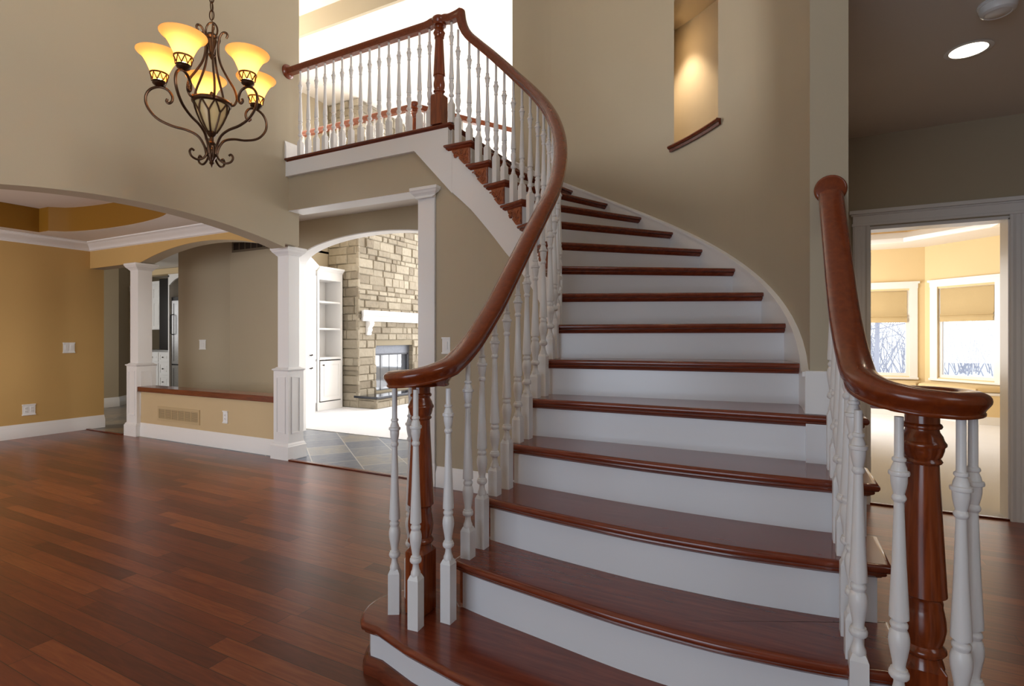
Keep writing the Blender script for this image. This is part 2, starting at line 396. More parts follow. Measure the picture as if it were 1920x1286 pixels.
crown = [(0, 0), (.115, 0), (.115, -.014), (.10, -.02), (.085, -.034), (.06, -.055), (.038, -.07), (.022, -.088), (.018, -.10), (.004, -.105), (0, -.11)]
# profile: x away from the wall
def crown_run(path, prof, inward):  # path at ceiling height along the wall
    return G().sweep(path, [(x * inward, y) for x, y in prof])
struct('trim_crown_dining', crown_run([(-8.35, -1.45, 2.52), (-8.35, 3.78, 2.52), (-4.54, 3.78, 2.52)], crown, 1), WHITE)
base = [(0, 0), (.022, 0), (.022, .115), (.018, .122), (.018, .130), (.012, .145), (.008, .160), (.006, .17), (0, .17)]
def base_run(path, side=1): return G().sweep(path, [(x * side, y) for x, y in base])
struct('baseboard_dining', base_run([(-8.35, -1.45, 0), (-8.35, 3.945, 0), (-8.5, 3.945, 0)]), WHITE)
# ---- half wall between the columns
struct('wall_half', G().box(-7.2, -4.62, 3.795, 3.93, 0, .57), TAN)
struct('trim_half_wall_cap', G().box(-7.19, -4.64, 3.755, 3.975, .562, .625), CAPW, bevel=.006)
struct('baseboard_half_wall', base_run([(-7.17, 3.795, 0), (-4.66, 3.795, 0)]), WHITE)
# ---- lower hall beneath the landing
struct('ceiling_hall', G().box(-14, -2.6, 3.83, 5.0, 2.75, 2.79), CEIL)
ap = [(-6.96, 0), (-5.63, 0), (-5.63, 2.2)] + ell_arch(-4.33, 1.30, 2.2, .31)[1:-1] + [(-3.03, 2.2), (-3.03, 0), (-.9, 0), (-.9, 2.76), (-6.96, 2.76)]
struct('wall_hall_back', G().extr(ap, *XZ(4.85, 5.0)), TAUPE)
lin = [(-5.63, 0), (-5.63, 2.2)] + ell_arch(-4.33, 1.30, 2.2, .31)[1:-1] + [(-3.03, 2.2), (-3.03, 0)]
struct('trim_hall_arch', G().extr(lin + [(x + (.012 if x < -4.33 else -.012), z - (.012 if z > 2.2 else 0)) for x, z in lin[::-1]], *XZ(4.842, 5.008)), WHITE)
struct('wall_hall_angled', G().prism([(-6.96, 4.85), (-7.41, 4.40), (-7.52, 4.51), (-7.07, 5.0)], 0, 2.76), TAUPE)
struct('baseboard_hall_back', base_run([(-7.41, 4.40, 0), (-6.96, 4.85, 0), (-5.64, 4.85, 0)]), WHITE)
struct('wall_kitchen_passage', G().prism([(-10.6, 2), (-10.6, 5.24), (-10.95, 5.60), (-10.95, 5.72), (-11.2, 5.72), (-11.2, 2)], 0, 2.76), TAUPE)
struct('baseboard_kitchen_passage', base_run([(-10.6, 3.8, 0), (-10.6, 5.24, 0), (-10.95, 5.60, 0)]), WHITE)
struct('wall_kitchen_back', G().box(-14, -7.3, 9.4, 9.5, 0, 2.9), TAUPE)
struct('wall_kitchen_left', G().box(-14.1, -14, 2, 9.5, 0, 2.9), TAUPE)
struct('ceiling_kitchen', G().box(-14, -7.3, 5.0, 9.5, 2.75, 2.79), CEIL)
# ---- family room
struct('wall_family_fireplace', G().box(-7.45, -7.3, 5.0, 12.2, 0, 5.5), TAUPE)
struct('wall_family_right', G().box(-.5, -.35, 5.0, 6.6, 0, 5.5).box(-.5, -.35, 10.8, 12.2, 0, 5.5).box(-.5, -.35, 6.6, 10.8, 0, .4).box(-.5, -.35, 6.6, 10.8, 4.6, 5.5), TAUPE)
struct('wall_family_windows', G().box(-7.45, -7.1, 12.0, 12.2, 0, 5.5).box(-1.3, -.35, 12.0, 12.2, 0, 5.5).box(-7.1, -1.3, 12.0, 12.2, 0, .35).box(-7.1, -1.3, 12.0, 12.2, 5.0, 5.5), TAUPE)
struct('ceiling_family', G().box(-7.45, -.35, 5.0, 12.2, 5.45, 5.5), CEIL)
struct('trim_family_windows', G().box(-5.3, -5.22, 11.80, 11.88, .35, 5.0).box(-3.25, -3.17, 11.80, 11.88, .35, 5.0).box(-7.1, -1.3, 11.80, 11.88, 2.3, 2.38), WHITE)
# ---- upper hall: header and landing floor
struct('wall_upper_header', G().box(-7.4, -2.40, 4.85, 4.89, 5.16, 5.42), TAUPE)
struct('wall_upper_left', G().box(-7.4, -7.3, 3.6, 3.85, 2.8, 5.45).box(-7.4, -7.3, 4.79, 5.0, 2.8, 5.45).box(-7.4, -7.3, 3.85, 4.79, 2.8, 3.28).box(-7.4, -7.3, 3.85, 4.79, 5.12, 5.45), TAUPE)
struct('wall_upper_dining_side', G().box(-7.4, -4.54, 3.72, 3.78, 2.85, 5.45), TAUPE)
struct('floor_landing', G().box(-7.3, -2.41, 3.66, 4.86, 2.79, 2.975).prism([(-3.70, 4.86), (-2.41, 4.86), (-2.41, 6.2), (-2.9, 6.2)], 2.79, 2.975), CEIL)
struct('floor_landing_carpet', G().box(-7.3, -2.46, 3.70, 4.86, 2.975, 3.0).prism([(-3.70, 4.86), (-2.46, 4.86), (-2.46, 6.2), (-2.9, 6.2)], 2.975, 3.0), CARPET)
struct('baseboard_upper_left', base_run([(XA, 3.605, 3.008), (XA, 3.78, 3.008), (XA - .2, 3.78, 3.008)]), WHITE)
struct('wall_landing_beam', G().box(XA - .20, -2.56, 3.65, 3.83, 2.50, 2.83), TAUPE)
struct('trim_landing_beam', G().box(XA - .0, -2.76, 3.652, 3.83, 2.494, 2.50), WHITE)

# ---- curved stair wall with a niche
OC = (-2.13, 2.5); OR = 2.24; NA0, NA1, NZ0, NZ1 = 38.4, 51.4, 2.745, 3.88
def oc(a, r): return (OC[0] + r * math.cos(R_(a)), OC[1] + r * math.sin(R_(a)))
g = G()
angs = sorted(set([i * 2.0 for i in range(0, 46)] + [NA0, NA1])); zs = [0, NZ0, NZ1, 5.42]
cols = [(.11, 2.40)] + [oc(a, OR) for a in angs] + [(-2.40, 4.74)]
aidx = [None] + angs + [None]
for i in range(len(cols) - 1):
    for k in range(3):
        if aidx[i] is not None and aidx[i + 1] is not None and NA0 - 1e-6 <= aidx[i] and aidx[i + 1] <= NA1 + 1e-6 and k == 1: continue
        (x0, y0), (x1, y1) = cols[i], cols[i + 1]
        g.add([(x0, y0, zs[k]), (x1, y1, zs[k]), (x1, y1, zs[k + 1]), (x0, y0, zs[k + 1])], [(0, 1, 2, 3)])
# end faces and outer faces
g.add([(.11, 2.40, 0), (.24, 2.40, 0), (.24, 2.40, 5.42), (.11, 2.40, 5.42)], [(0, 1, 2, 3)])
g.add([(.24, 2.40, 0), (.24, 4.80, 0), (.24, 4.80, 5.42), (.24, 2.40, 5.42)], [(0, 1, 2, 3)])
g.add([(-2.40, 4.74, 0), (-2.40, 4.88, 0), (-2.40, 4.88, 5.42), (-2.40, 4.74, 5.42)], [(0, 1, 2, 3)])
g.add([(-2.40, 4.88, 0), (.24, 4.88, 0), (.24, 4.88, 5.5), (-2.40, 4.88, 5.5)], [(0, 1, 2, 3)])
struct('wall_stair', g, TAUPE, smooth=30)
g = G(); na = [NA0 + (NA1 - NA0) * i / 6 for i in range(7)]; NR = OR + .30
nb_ = [NA0 - 2 + (NA1 + 9 - NA0 + 2) * i / 6 for i in range(7)]     # the recess widens towards its back
for i in range(6):
    a, b, c, d = na[i], na[i + 1], nb_[i], nb_[i + 1]
    for z in (NZ0, NZ1): g.add([(*oc(a, OR), z), (*oc(b, OR), z), (*oc(d, NR), z), (*oc(c, NR), z)], [(0, 1, 2, 3)])
    g.add([(*oc(c, NR), NZ0), (*oc(d, NR), NZ0), (*oc(d, NR), NZ1), (*oc(c, NR), NZ1)], [(0, 1, 2, 3)])
for a, c in ((na[0], nb_[0]), (na[-1], nb_[-1])): g.add([(*oc(a, OR), NZ0), (*oc(c, NR), NZ0), (*oc(c, NR), NZ1), (*oc(a, OR), NZ1)], [(0, 1, 2, 3)])
struct('wall_niche', g, TAUPE, smooth=30)
sp = [(*oc(NA0 - .9 + (NA1 - NA0 + 1.8) * i / 10, OR - .004), NZ0 - .012) for i in range(11)]
struct('trim_niche_sill', G().sweep(sp, [(.02, -.03), (-.012, -.03), (-.016, -.012), (-.030, -.008), (-.036, .004), (-.030, .014), (.10, .014), (.10, 0), (.02, 0)]), NOSEW)
sp_l = bpy.data.lights.new('niche_spot', 'SPOT'); sp_l.energy = 62; sp_l.color = (1, .78, .54); sp_l.spot_size = R_(78); sp_l.spot_blend = 1.0; sp_l.shadow_soft_size = .03
so = bpy.data.objects.new('niche_spot', sp_l); COL.objects.link(so); so.location = (*oc(54.5, OR + .13), 3.80); so.rotation_euler = (0, 0, 0)

# ================================================================== STAIRCASE
IC = (-2.205, 2.52); IR = 1.10                    # inner stringer line
def ip(a, off=0.0):
    """point on the inner stringer line; a<0: metres before the bend, 0-90: degrees, >90: metres past it; off>0 towards the stair"""
    r = IR + off
    if a < 0: return (IC[0] + r, IC[1] + a)
    if a <= 90: return (IC[0] + r * math.cos(R_(a)), IC[1] + r * math.sin(R_(a)))
    return (IC[0] - (a - 90), IC[1] + r)
NA = {2: 1.722 - 2.52, 3: 1.942 - 2.52, 4: 2.168 - 2.52, 5: 2.365 - 2.52, 6: 2.5, 7: 11, 8: 19.5, 9: 29, 10: 39, 11: 49, 12: 60, 13: 70.5, 14: 79.5, 15: 88.5, 16: 90.185}
OUTP = {6: (.11, 2.69), 7: (.072, 3.02), 8: (-.063, 3.355), 9: (-.231, 3.70), 10: (-.457, 4.03), 11: (-.72, 4.25), 12: (-1.03, 4.43), 13: (-1.36, 4.60), 14: (-1.73, 4.70), 15: (-2.17, 4.74), 16: (-2.39, 4.74)}
FR = {2: [(-1.14, 1.722), (-1.0, 1.692), (-.756, 1.655), (-.461, 1.612), (-.221, 1.598), (-.08, 1.602), (.125, 1.622), (.302, 1.662)],
      3: [(-1.14, 1.942), (-1.0, 1.915), (-.756, 1.878), (-.461, 1.846), (-.221, 1.840), (-.08, 1.845), (.137, 1.868), (.302, 1.90)],
      4: [(-1.14, 2.168), (-.9, 2.138), (-.6, 2.105), (-.3, 2.088), (0, 2.09), (.15, 2.10), (.302, 2.118)],
      5: [(-1.14, 2.365), (-.7, 2.368), (-.3, 2.366), (.05, 2.360), (.302, 2.352)]}
for k in range(6, 17): FR[k] = [ip(NA[k], -.035), OUTP[k]]
def densify(p, n=3):
    q = [Vector((*x, 0)) for x in p]
    return [(v.x, v.y) for v in smooth_path(q, n)] if len(p) > 3 else p
FR = {k: densify(v) for k, v in FR.items()}
def shift(p, d):
    out = []
    for i, (x, y) in enumerate(p):
        a = p[max(i - 1, 0)]; b = p[min(i + 1, len(p) - 1)]
        t = Vector((b[0] - a[0], b[1] - a[1])).normalized(); out.append((x - t.y * d, y + t.x * d))
    return out
NOSE = [(.017, 0), (.0125, 0), (.011, -.0004), (.004, -.003), (.0, -.009), (-.0, -.017), (.004, -.024), (.012, -.028), (.014, -.029), (.013, -.033), (.016, -.038), (.024, -.043), (.026, -.046), (.033, -.050)]
def tread_poly(k):
    f = FR[k]; b = shift(FR[k + 1], .06)
    if k == 1: return None
    if k <= 3: return f + [(.302, b[-1][1])] + [p for p in b[::-1] if p[0] < .29] + ([] if b[0][0] < -1.13 else [])
    if k == 4: return f + [(.302, 2.384)] + [p for p in b[::-1] if p[0] < .29]
    if k == 5: return f + [(.302, 2.43), (.241, 2.43), (.241, 2.399), (.13, 2.399), (.13, b[-1][1] + .002)] + b[::-1]
    ext = Vector((f[1][0] - f[0][0], f[1][1] - f[0][1])).normalized() * .03
    eb = Vector((b[1][0] - b[0][0], b[1][1] - b[0][1])).normalized() * .03
    mid = []
    n = 4
    for i in range(1, n): mid.append(ip(NA[k] + (NA[k + 1] - NA[k]) * (n - i) / n if k < 15 else 90 + .185 * (n - i) / n, -.035))
    return [f[0], (f[1][0] + ext.x, f[1][1] + ext.y), (b[1][0] + eb.x, b[1][1] + eb.y), b[0]] + mid
MX = -.456                                         # mirror line of the starting step
half = arcpts(-1.265, 1.635, .19, 40, 235, 14)
left1 = half + [(-1.328 + .02, 1.478), (-1.137, 1.428), (-.914, 1.386), (-.7, 1.358)]
right1 = [(2 * MX - x, y) for x, y in left1[::-1]]
T1 = left1 + [(MX, 1.345)] + right1
T1b = T1 + [(.15, 1.80), (-1.05, 1.80)]
stair = thing('staircase', 'curved staircase with dark cherry treads and white risers climbing to the upper landing', 'staircase', (-.45, 2.4, 0))
treads = {}
for k in range(1, 16):
    P_ = T1b if k == 1 else tread_poly(k)
    treads[k] = obj('tread', G().slab(P_, k * RISE, NOSE), TREADW, stair, smooth=40)
    q = offset(P_, .035)
    z0 = 0 if k == 1 else (k - 1) * RISE - .01
    obj('riser', G().prism(q, z0, k * RISE - .035), RISER, stair, smooth=30)
obj('shoe_molding', G().slab(offset(T1b, .016), .055, [(.012, 0), (.004, -.006), (0, -.016), (-.006, -.03), (-.008, -.055)]), NOSEW, stair)
# top riser and landing nosing
obj('riser', G().box(-2.445, -2.425, 3.661, 4.735, 15 * RISE - .01, 16 * RISE - .03), RISER, stair)
nl = [(XA + .001, 3.60), (-2.39, 3.60), (-2.39, 4.76), (-2.49, 4.76), (-2.49, 3.70), (XA + .001, 3.70)]
obj('landing_nosing', G().slab(nl, 16 * RISE, NOSE), NOSEW, stair, smooth=40)
# right stringer of the free-standing lower steps
q_ = .036
st = [(1.70, 0), (2.395, 0), (2.395, 5 * RISE - q_), (2.388, 5 * RISE - q_), (2.388, 4 * RISE - q_), (2.154, 4 * RISE - q_), (2.154, 3 * RISE - q_), (1.936, 3 * RISE - q_), (1.936, 2 * RISE - q_), (1.70, 2 * RISE - q_)]
obj('side_stringer', G().extr(st, lambda y, z: (.235, y, z), lambda y, z: (.268, y, z)), RISER, stair, smooth=0)
def add_a(a, d):   # move d metres along the inner line
    x = lin_a(a) + d
    return x if x < 0 else (math.degrees(x / IR) if x <= IR * math.pi / 2 else 90 + x - IR * math.pi / 2)
# inner stringer band following the bend
def rake(a):
    ks = sorted(NA)
    tab = [(lin_a(NA[k]), (k - 1) * RISE) for k in ks]
    x = lin_a(a)
    if x < tab[0][0]: return tab[0][1] + (x - tab[0][0]) * .87
    return lerp(tab, x)
def lin_a(a): return a if a < 0 else (IR * R_(a) if a <= 90 else IR * math.pi / 2 + a - 90)
aa = [-.785 + i * .0785 for i in range(10)] + [i * 3 for i in range(0, 31)] + [90.09, 90.18]
g = G(); pts = []
for a in aa:
    zt = rake(add_a(a, -.042)) + .002; zb = max(0, zt - .35)
    pts.append((ip(a, -.004), ip(a, .02), max(zt, .02), zb))
for i, (p, q, zt, zb) in enumerate(pts): g.add([(*p, zb), (*p, zt), (*q, zt), (*q, zb)], [])
for i in range(len(pts) - 1):
    for j in range(4): g.f.append((i * 4 + j, i * 4 + (j + 1) % 4, i * 4 + 4 + (j + 1) % 4, i * 4 + 4 + j))
g.f.append((0, 1, 2, 3)); m = (len(pts) - 1) * 4; g.f.append((m, m + 1, m + 2, m + 3))
obj('stringer', g, WHITE, stair, smooth=30)
# horizontal fascia of the landing with the turn into the stringer
fz = 16 * RISE - .03
fa = [(XA, 2.83), (-2.77, 2.83), (-2.3862, rake(90.181) - .392), (-2.3862, rake(90.185) - .02), (-2.425, 15 * RISE - .02), (-2.425, fz), (XA, fz)]
obj('fascia', G().extr(fa, *XZ(3.616, 3.66)), WHITE, stair, smooth=0)
# carved brackets on the inner face
def bracket(k):
    a0, a1 = NA[k], NA[k + 1]
    p0 = Vector(ip(add_a(a0, .034), -.004)); p1 = Vector(ip(a1 - .0, -.004))
    t = (p1 - p0).normalized(); L = (p1 - p0).length * .98; nrm = Vector((-t.y, t.x))
    if (Vector(IC) - p0).dot(nrm) < 0: nrm = -nrm
    zt = k * RISE - .05; H = .128
    out = [(0, 0), (0, -H), (.055, -H), (.068, -H + .012), (.085, -H + .03), (.105, -H + .052), (L - .075, -.062), (L - .055, -.056), (L - .045, -.066), (L - .030, -.066), (L - .022, -.052), (L - .026, -.04), (L - .012, -.02), (L, 0)]
    def w(u, z, o): q = p0 + t * u + nrm * o; return (q.x, q.y, zt + z)
    g = G(); g.extr(out, lambda u, z: w(u, z, -.004), lambda u, z: w(u, z, .012))
    b = obj('bracket', g, CARVEW, treads[k], bevel=.003)
    s = G()
    def spiral(cu, cz, r, turns, st_, sg, rad):
        n = 26; s.tube([w(cu + r * (1 - .8 * i / n) * math.cos(st_ + sg * turns * 2 * math.pi * i / n), cz + r * (1 - .8 * i / n) * math.sin(st_ + sg * turns * 2 * math.pi * i / n), .012) for i in range(n + 1)], rad, 6)
    spiral(.042, -.086, .026, 1.4, 1.6, -1, .0055); spiral(.075, -.035, .024, 1.2, 3.6, 1, .005); spiral(L - .037, -.052, .014, 1.2, .4, 1, .005)
    s.tube([w(u, z, .012) for u, z in [(.03, -.02), (.045, -.05), (.07, -.075), (.10, -.055), (.125, -.035), (L - .06, -.03)]], .0055, 6)
    s.tube([w(u, z, .012) for u, z in [(.105, -.03), (.12, -.018), (.145, -.022)]], .006, 6)
    s.tube([w(u, z, .010) for u, z in [(.008, -.008), (.008, -H + .008)]], .006, 6)
    obj('carved_scroll', s, CARVEW, b)
for k in range(2, 16):
    bb = None
    bracket(k)
# bottom bracket label-free; skirt board on the wall side
g = G(); sk = [(2.40 - 2.5, 1.105)]; sk = []
for i in range(0, 31):
    a = 3 * i; sk.append((oc(a, OR), oc(a, OR - .018), 1.10 + .0196 * a - (.0 if a < 70 else 0)))
sk = [((.11, 2.395), (.092, 2.395), 1.10)] + sk + [((-2.39, 4.74), (-2.39, 4.722), 3.02)]
n = len(sk)
for (p, q, z) in sk: g.add([(*p, z - .42), (*p, z), (*q, z), (*q, z - .42)], [])
for i in range(n - 1):
    for j in range(4): g.f.append((i * 4 + j, i * 4 + (j + 1) % 4, i * 4 + 4 + (j + 1) % 4, i * 4 + 4 + j))
g.f += [(0, 1, 2, 3), ((n - 1) * 4, (n - 1) * 4 + 1, (n - 1) * 4 + 2, (n - 1) * 4 + 3)]
skirt = obj('skirt_board', g, WHITE, stair, smooth=30)
g = G()
for (p, q, z) in sk:
    q2 = (p[0] + (q[0] - p[0]) * 1.5, p[1] + (q[1] - p[1]) * 1.5)
    g.add([(*p, z - .012), (*p, z + .012), (*q2, z + .006), (*q2, z - .012)], [])
for i in range(n - 1):
    for j in range(4): g.f.append((i * 4 + j, i * 4 + (j + 1) % 4, i * 4 + 4 + (j + 1) % 4, i * 4 + 4 + j))
g.f += [(0, 1, 2, 3), ((n - 1) * 4, (n - 1) * 4 + 1, (n - 1) * 4 + 2, (n - 1) * 4 + 3)]
obj('skirt_cap', g, WHITE, skirt, smooth=30)
obj('end_block', G().box(.092, .256, 2.382, 2.40, 5 * RISE, 1.112), WHITE, skirt, bevel=.003)
# wall under the stairs
g = G(); wp = [(-.60 + .05 * i) for i in range(12)] + [i * 3 for i in range(0, 31)] + [90.2, 90.345]
for i in range(len(wp) - 1):
    a, b = wp[i], wp[i + 1]
    za, zb = [max(.01, (rake(x) if x < 90.15 else 3.13 + 0) - .32) for x in (a, b)]
    g.add([(*ip(a, .012), 0), (*ip(b, .012), 0), (*ip(b, .012), min(zb, 2.9)), (*ip(a, .012), min(za, 2.9))], [(0, 1, 2, 3)])
struct('wall_under_stair', g, TAUPE, smooth=30)
struct('wall_under_landing', G().box(-2.558, -2.39, 3.635, 3.80, 0, 2.83), TAUPE)
bpath = [(*ip(a, .012), 0) for a in [90.34] + [i * 3 for i in range(30, -1, -1)] + [-.1, -.2, -.3, -.4, -.5]]
struct('baseboard_under_stair', base_run(bpath[::-1], -1), WHITE)

# ================================================================== RAILINGS
TURN = [(17, 0), (18.5, 6), (17.5, 14), (14, 22), (12, 32), (11, 40), (12, 47), (18, 50), (21, 55), (21.5, 62), (20, 67), (18, 69), (18, 73), (14, 75), (13.5, 82), (15, 94), (18, 112), (21, 130), (22, 142), (21.5, 154), (19, 166), (16, 172), (16.5, 176), (18.5, 180), (19, 185), (17, 190), (14.5, 193), (14.5, 199), (20.8, 200.5), (20.5, 215), (15, 340), (11, 470), (10.5, 490), (14, 495), (15.5, 500), (14, 506), (11.5, 510), (12, 513), (15, 526), (17.2, 540), (17.6, 553), (17.2, 556), (21.5, 558), (22.5, 563), (21.5, 568), (17, 570), (16, 578), (13, 586), (11, 591), (14.5, 594), (15, 598), (13.5, 602), (10.5, 604), (10, 608)]
def baluster(parent, x, y, z, top, block, rot=0, scale=.95):
    k = .001
    tz = z + block; room = top - tz
    sc = min(.96, (room - .02) / .608)
    prof = [(r * k, tz + h * k * sc) for r, h in TURN] + [(.0098, top)]
    b = obj('baluster', G().lathe(prof, (x, y, 0), 16), WHITE, parent, smooth=32)
    h = .0215
    M = Matrix.Translation((x, y, 0)) @ Matrix.Rotation(rot, 4, 'Z')
    sq = G().add([(-h, -h, z), (h, -h, z), (h, h, z), (-h, h, z), (-h, -h, tz - .012), (h, -h, tz - .012), (h, h, tz - .012), (-h, h, tz - .012), (-.015, -.015, tz + .004), (.015, -.015, tz + .004), (.015, .015, tz + .004), (-.015, .015, tz + .004)],
                 [(3, 2, 1, 0), (0, 1, 5, 4), (1, 2, 6, 5), (2, 3, 7, 6), (3, 0, 4, 7), (4, 5, 9, 8), (5, 6, 10, 9), (6, 7, 11, 10), (7, 4, 8, 11), (8, 9, 10, 11)]).moved(M)
    obj('square_base', sq, WHITE, b, smooth=0)
NEWT = [(36, 0), (36, -24), (40, -27), (42, -32), (40, -37), (35, -39), (36, -46), (42, -56), (45, -66), (47, -70), (50, -74), (50, -80), (46, -84), (45, -92), (41, -106), (37, -112), (40, -116), (42, -120), (40, -124), (35, -127), (36, -160), (50, -440), (51, -452), (44, -456), (41, -464), (43, -472), (42, -480), (44, -490), (48, -515), (49, -535), (45, -560), (40, -576), (44, -580), (49, -586), (50, -592), (46, -598), (40, -604), (41, -612), (44, -622), (46, -630)]
def newel(parent, x, y, z, top, rscale=1.0, block=.043, hs=1.0, mat=None):
    prof = [(r * .001 * rscale, top + h * .001 * hs) for r, h in NEWT][::-1]
    nw = obj('newel_post', G().lathe(prof, (x, y, 0), 28), mat or NEWELW, parent, smooth=45)
    zt = top - .628 * hs
    g = G(); b = block
    g.slab([(x - b, y - b), (x + b, y - b), (x + b, y + b), (x - b, y + b)], zt, [(.012, .012), (0, -.004), (0, z - zt)])
    obj('square_base', g, mat or NEWELW, nw, bevel=.004, smooth=0)
    return nw
RP = [(-30, -37), (30, -37), (32.5, -34), (33, -29), (30, -26), (30.5, -23), (34, -16), (41, -7), (46, 1), (47.5, 8), (46, 16), (41, 23), (33, 28.5), (22, 33), (10, 35.5), (0, 36)]
RP = [(x * .00089, y * .00094) for x, y in RP + [(-x, y) for x, y in RP[-2:0:-1]]]
ZY = [(1.45, 1.0875), (1.60, 1.12), (1.655, 1.138), (1.72, 1.168), (1.77, 1.198), (1.83, 1.24), (1.9, 1.30), (2.0, 1.39), (2.168, 1.565), (2.31, 1.713), (2.458, 1.862), (2.52, 1.925)]
ZA = [(0, 1.925), (10, 2.105), (39, 2.695), (50, 2.905), (66, 3.195), (81, 3.485), (90, 3.652)]
RX = -1.09
def volute(cx, cy, sg):
    out = []
    for i in range(0, 37):
        th = -10 * i; r = lerp([(0, .135), (60, .124), (120, .108), (180, .092), (240, .086), (360, .084)], -th)
        z = lerp([(0, 1.138), (20, 1.124), (45, 1.107), (75, 1.094), (110, 1.0875)], -th)
        a = R_(th) if sg > 0 else math.pi - R_(th)
        out.append((cx + r * math.cos(a), cy + r * math.sin(a), z))
    return out
VS = [1 - .16 * min(1, i / 18) for i in range(37)][::-1]
LN = (-1.235, 1.655); RN = (.323, 1.655)
# the left railing: volute, climbing rail, gooseneck and level landing rail
rl = thing('stair_railing', 'long curved stair railing with cherry handrail that climbs from its volute to the landing gallery', 'railing', (-1.235, 1.655, RISE))
path = [(p[0], p[1], p[2]) for p in volute(LN[0], LN[1], 1)[::-1]]
for i in range(1, 22):
    y = 1.655 + (2.52 - 1.655) * i / 21
    path.append((lerp([(1.655, LN[0] + .135), (2.0, RX), (2.52, IC[0] + 1.121)], y), y, lerp(ZY, y)))
for i in range(1, 31):
    a = 3 * i; path.append((IC[0] + 1.121 * math.cos(R_(a)), IC[1] + 1.121 * math.sin(R_(a)), lerp(ZA, a)))
YR = IC[1] + 1.121
path += [(-2.235, YR, 3.685), (-2.262, YR, 3.722), (-2.288, YR, 3.772), (-2.306, YR, 3.83), (-2.318, YR, 3.905)]
hr = obj('handrail', G().sweep(path, RP, scale=VS + [1] * (len(path) - 37)), RAILW, rl, smooth=50)
LZ = 3.872
lv = [(XA + .012, YR, LZ)] + [(XA + .3 + (1.30) * i / 3, YR, LZ) for i in range(4)] + [(-2.66, YR, LZ), (-2.625, YR, LZ + .004), (-2.595, YR, LZ + .012), (-2.46, YR, LZ + .012), (-2.43, YR, LZ + .004), (-2.40, YR, LZ + .004), (-2.34, YR, LZ + .012), (-2.305, YR, LZ + .022)]
obj('handrail', G().sweep(lv, RP), RAILW, rl, smooth=50)
NX = -2.528
obj('newel_cap', G().lathe([(.03, -.045), (.056, -.04), (.058, -.028), (.05, -.02), (.06, -.002), (.063, .012), (.058, .026), (.04, .04), (0.004, .044)], (NX, YR, LZ + .006), 28), RAILW, rl, smooth=50)
obj('rosette', G().lathe([(.068, 0), (.070, .006), (.066, .014), (.056, .018), (.05, .024), (.012, .026)], (XA, YR, LZ), 28, Matrix.Rotation(R_(90), 4, 'Y')), RAILW, rl, smooth=50)
obj('volute_plate', G().lathe([(.07, 1.056), (.075, 1.060), (.07, 1.068)], (*LN, 0), 28), RAILW, rl, smooth=50)
newel(rl, LN[0], LN[1], RISE, 1.054)
newel(rl, NX, YR, 16 * RISE, LZ - .02, 1.0, .052, .95)
BT = 1.054
for (x, y, bl, rt) in [(-1.318, 1.60, .165, .5), (-1.178, 1.548, .19, .1), (-1.098, 1.64, .228, 0), (-1.33, 1.715, .165, .9)]:
    baluster(rl, x, y, RISE, BT, bl, rt)
def railz(a): return lerp(ZY, IC[1] + a) if a < 0 else (lerp(ZA, a) if a <= 90 else lerp([(90, 3.652), (90.03, 3.685), (90.06, 3.722), (90.085, 3.772), (90.2, 3.80)], a))
for k in range(2, 16):
    run = lin_a(NA[k + 1]) - lin_a(NA[k])
    for j, d in enumerate((.052, .052 + run / 2)):
        a = add_a(NA[k], d); x, y = ip(a, .010)
        rot = 0 if a < 0 else R_(min(a, 90))
        baluster(rl, x, y, k * RISE, railz(a) - .03, .118 + .098 * j, rot)
# landing balusters
for q in [185, 228, 273, 320, 367, 414, 463, 515, 565, 617, 670, 725, 780, 838, 893, 1013]:
    u = (500 + q / 2.923 - 960) / 986; c_, s_ = math.cos(R_(26.9)), math.sin(R_(26.9))
    x = YR * (c_ * u - s_) / (s_ * u + c_)
    baluster(rl, x, YR, 16 * RISE, LZ - .034, .145 if q < 1000 else .17, 0)
# the short right railing
rr = thing('stair_railing', 'short stair railing with cherry handrail ending in a volute beside the wall end', 'railing', (.323, 1.655, RISE))
path = [(p[0], p[1], p[2]) for p in volute(RN[0], RN[1], -1)[::-1]]
for i in range(1, 20):
    y = 1.655 + (2.388 - 1.655) * i / 19
    path.append((lerp([(1.655, RN[0] - .135), (1.9, .18), (2.4, .18)], y), y, lerp(ZY, y)))
obj('handrail', G().sweep(path, RP, scale=VS + [1] * (len(path) - 37)), RAILW, rr, smooth=50)
obj('rosette', G().lathe([(.055, 0), (.057, .004), (.055, .010), (.050, .013), (.046, .0135), (.012, .014)], (.18, 2.40, 1.822), 28, Matrix.Rotation(R_(90), 4, 'X')), RAILW, rr, smooth=50)
obj('volute_plate', G().lathe([(.07, 1.056), (.075, 1.060), (.07, 1.068)], (*RN, 0), 28), RAILW, rr, smooth=50)
newel(rr, RN[0], RN[1], RISE, 1.054)
for (x, y, bl, rt) in [(.418, 1.635, .165, -.5), (.378, 1.562, .165, -.3), (.258, 1.55, .19, -.1), (.186, 1.64, .228, 0)]:
    baluster(rr, x, y, RISE, BT, bl, rt)
for k in (2, 3, 4):
    y0 = {2: 1.64, 3: 1.885, 4: 2.11}[k]; y1 = {2: 1.885, 3: 2.11, 4: 2.36}[k]
    for j in (0, 1):
        y = y0 + .055 + (y1 - y0) / 2 * j
        baluster(rr, .182, y, k * RISE, lerp(ZY, y) - .03, .118 + .098 * j)
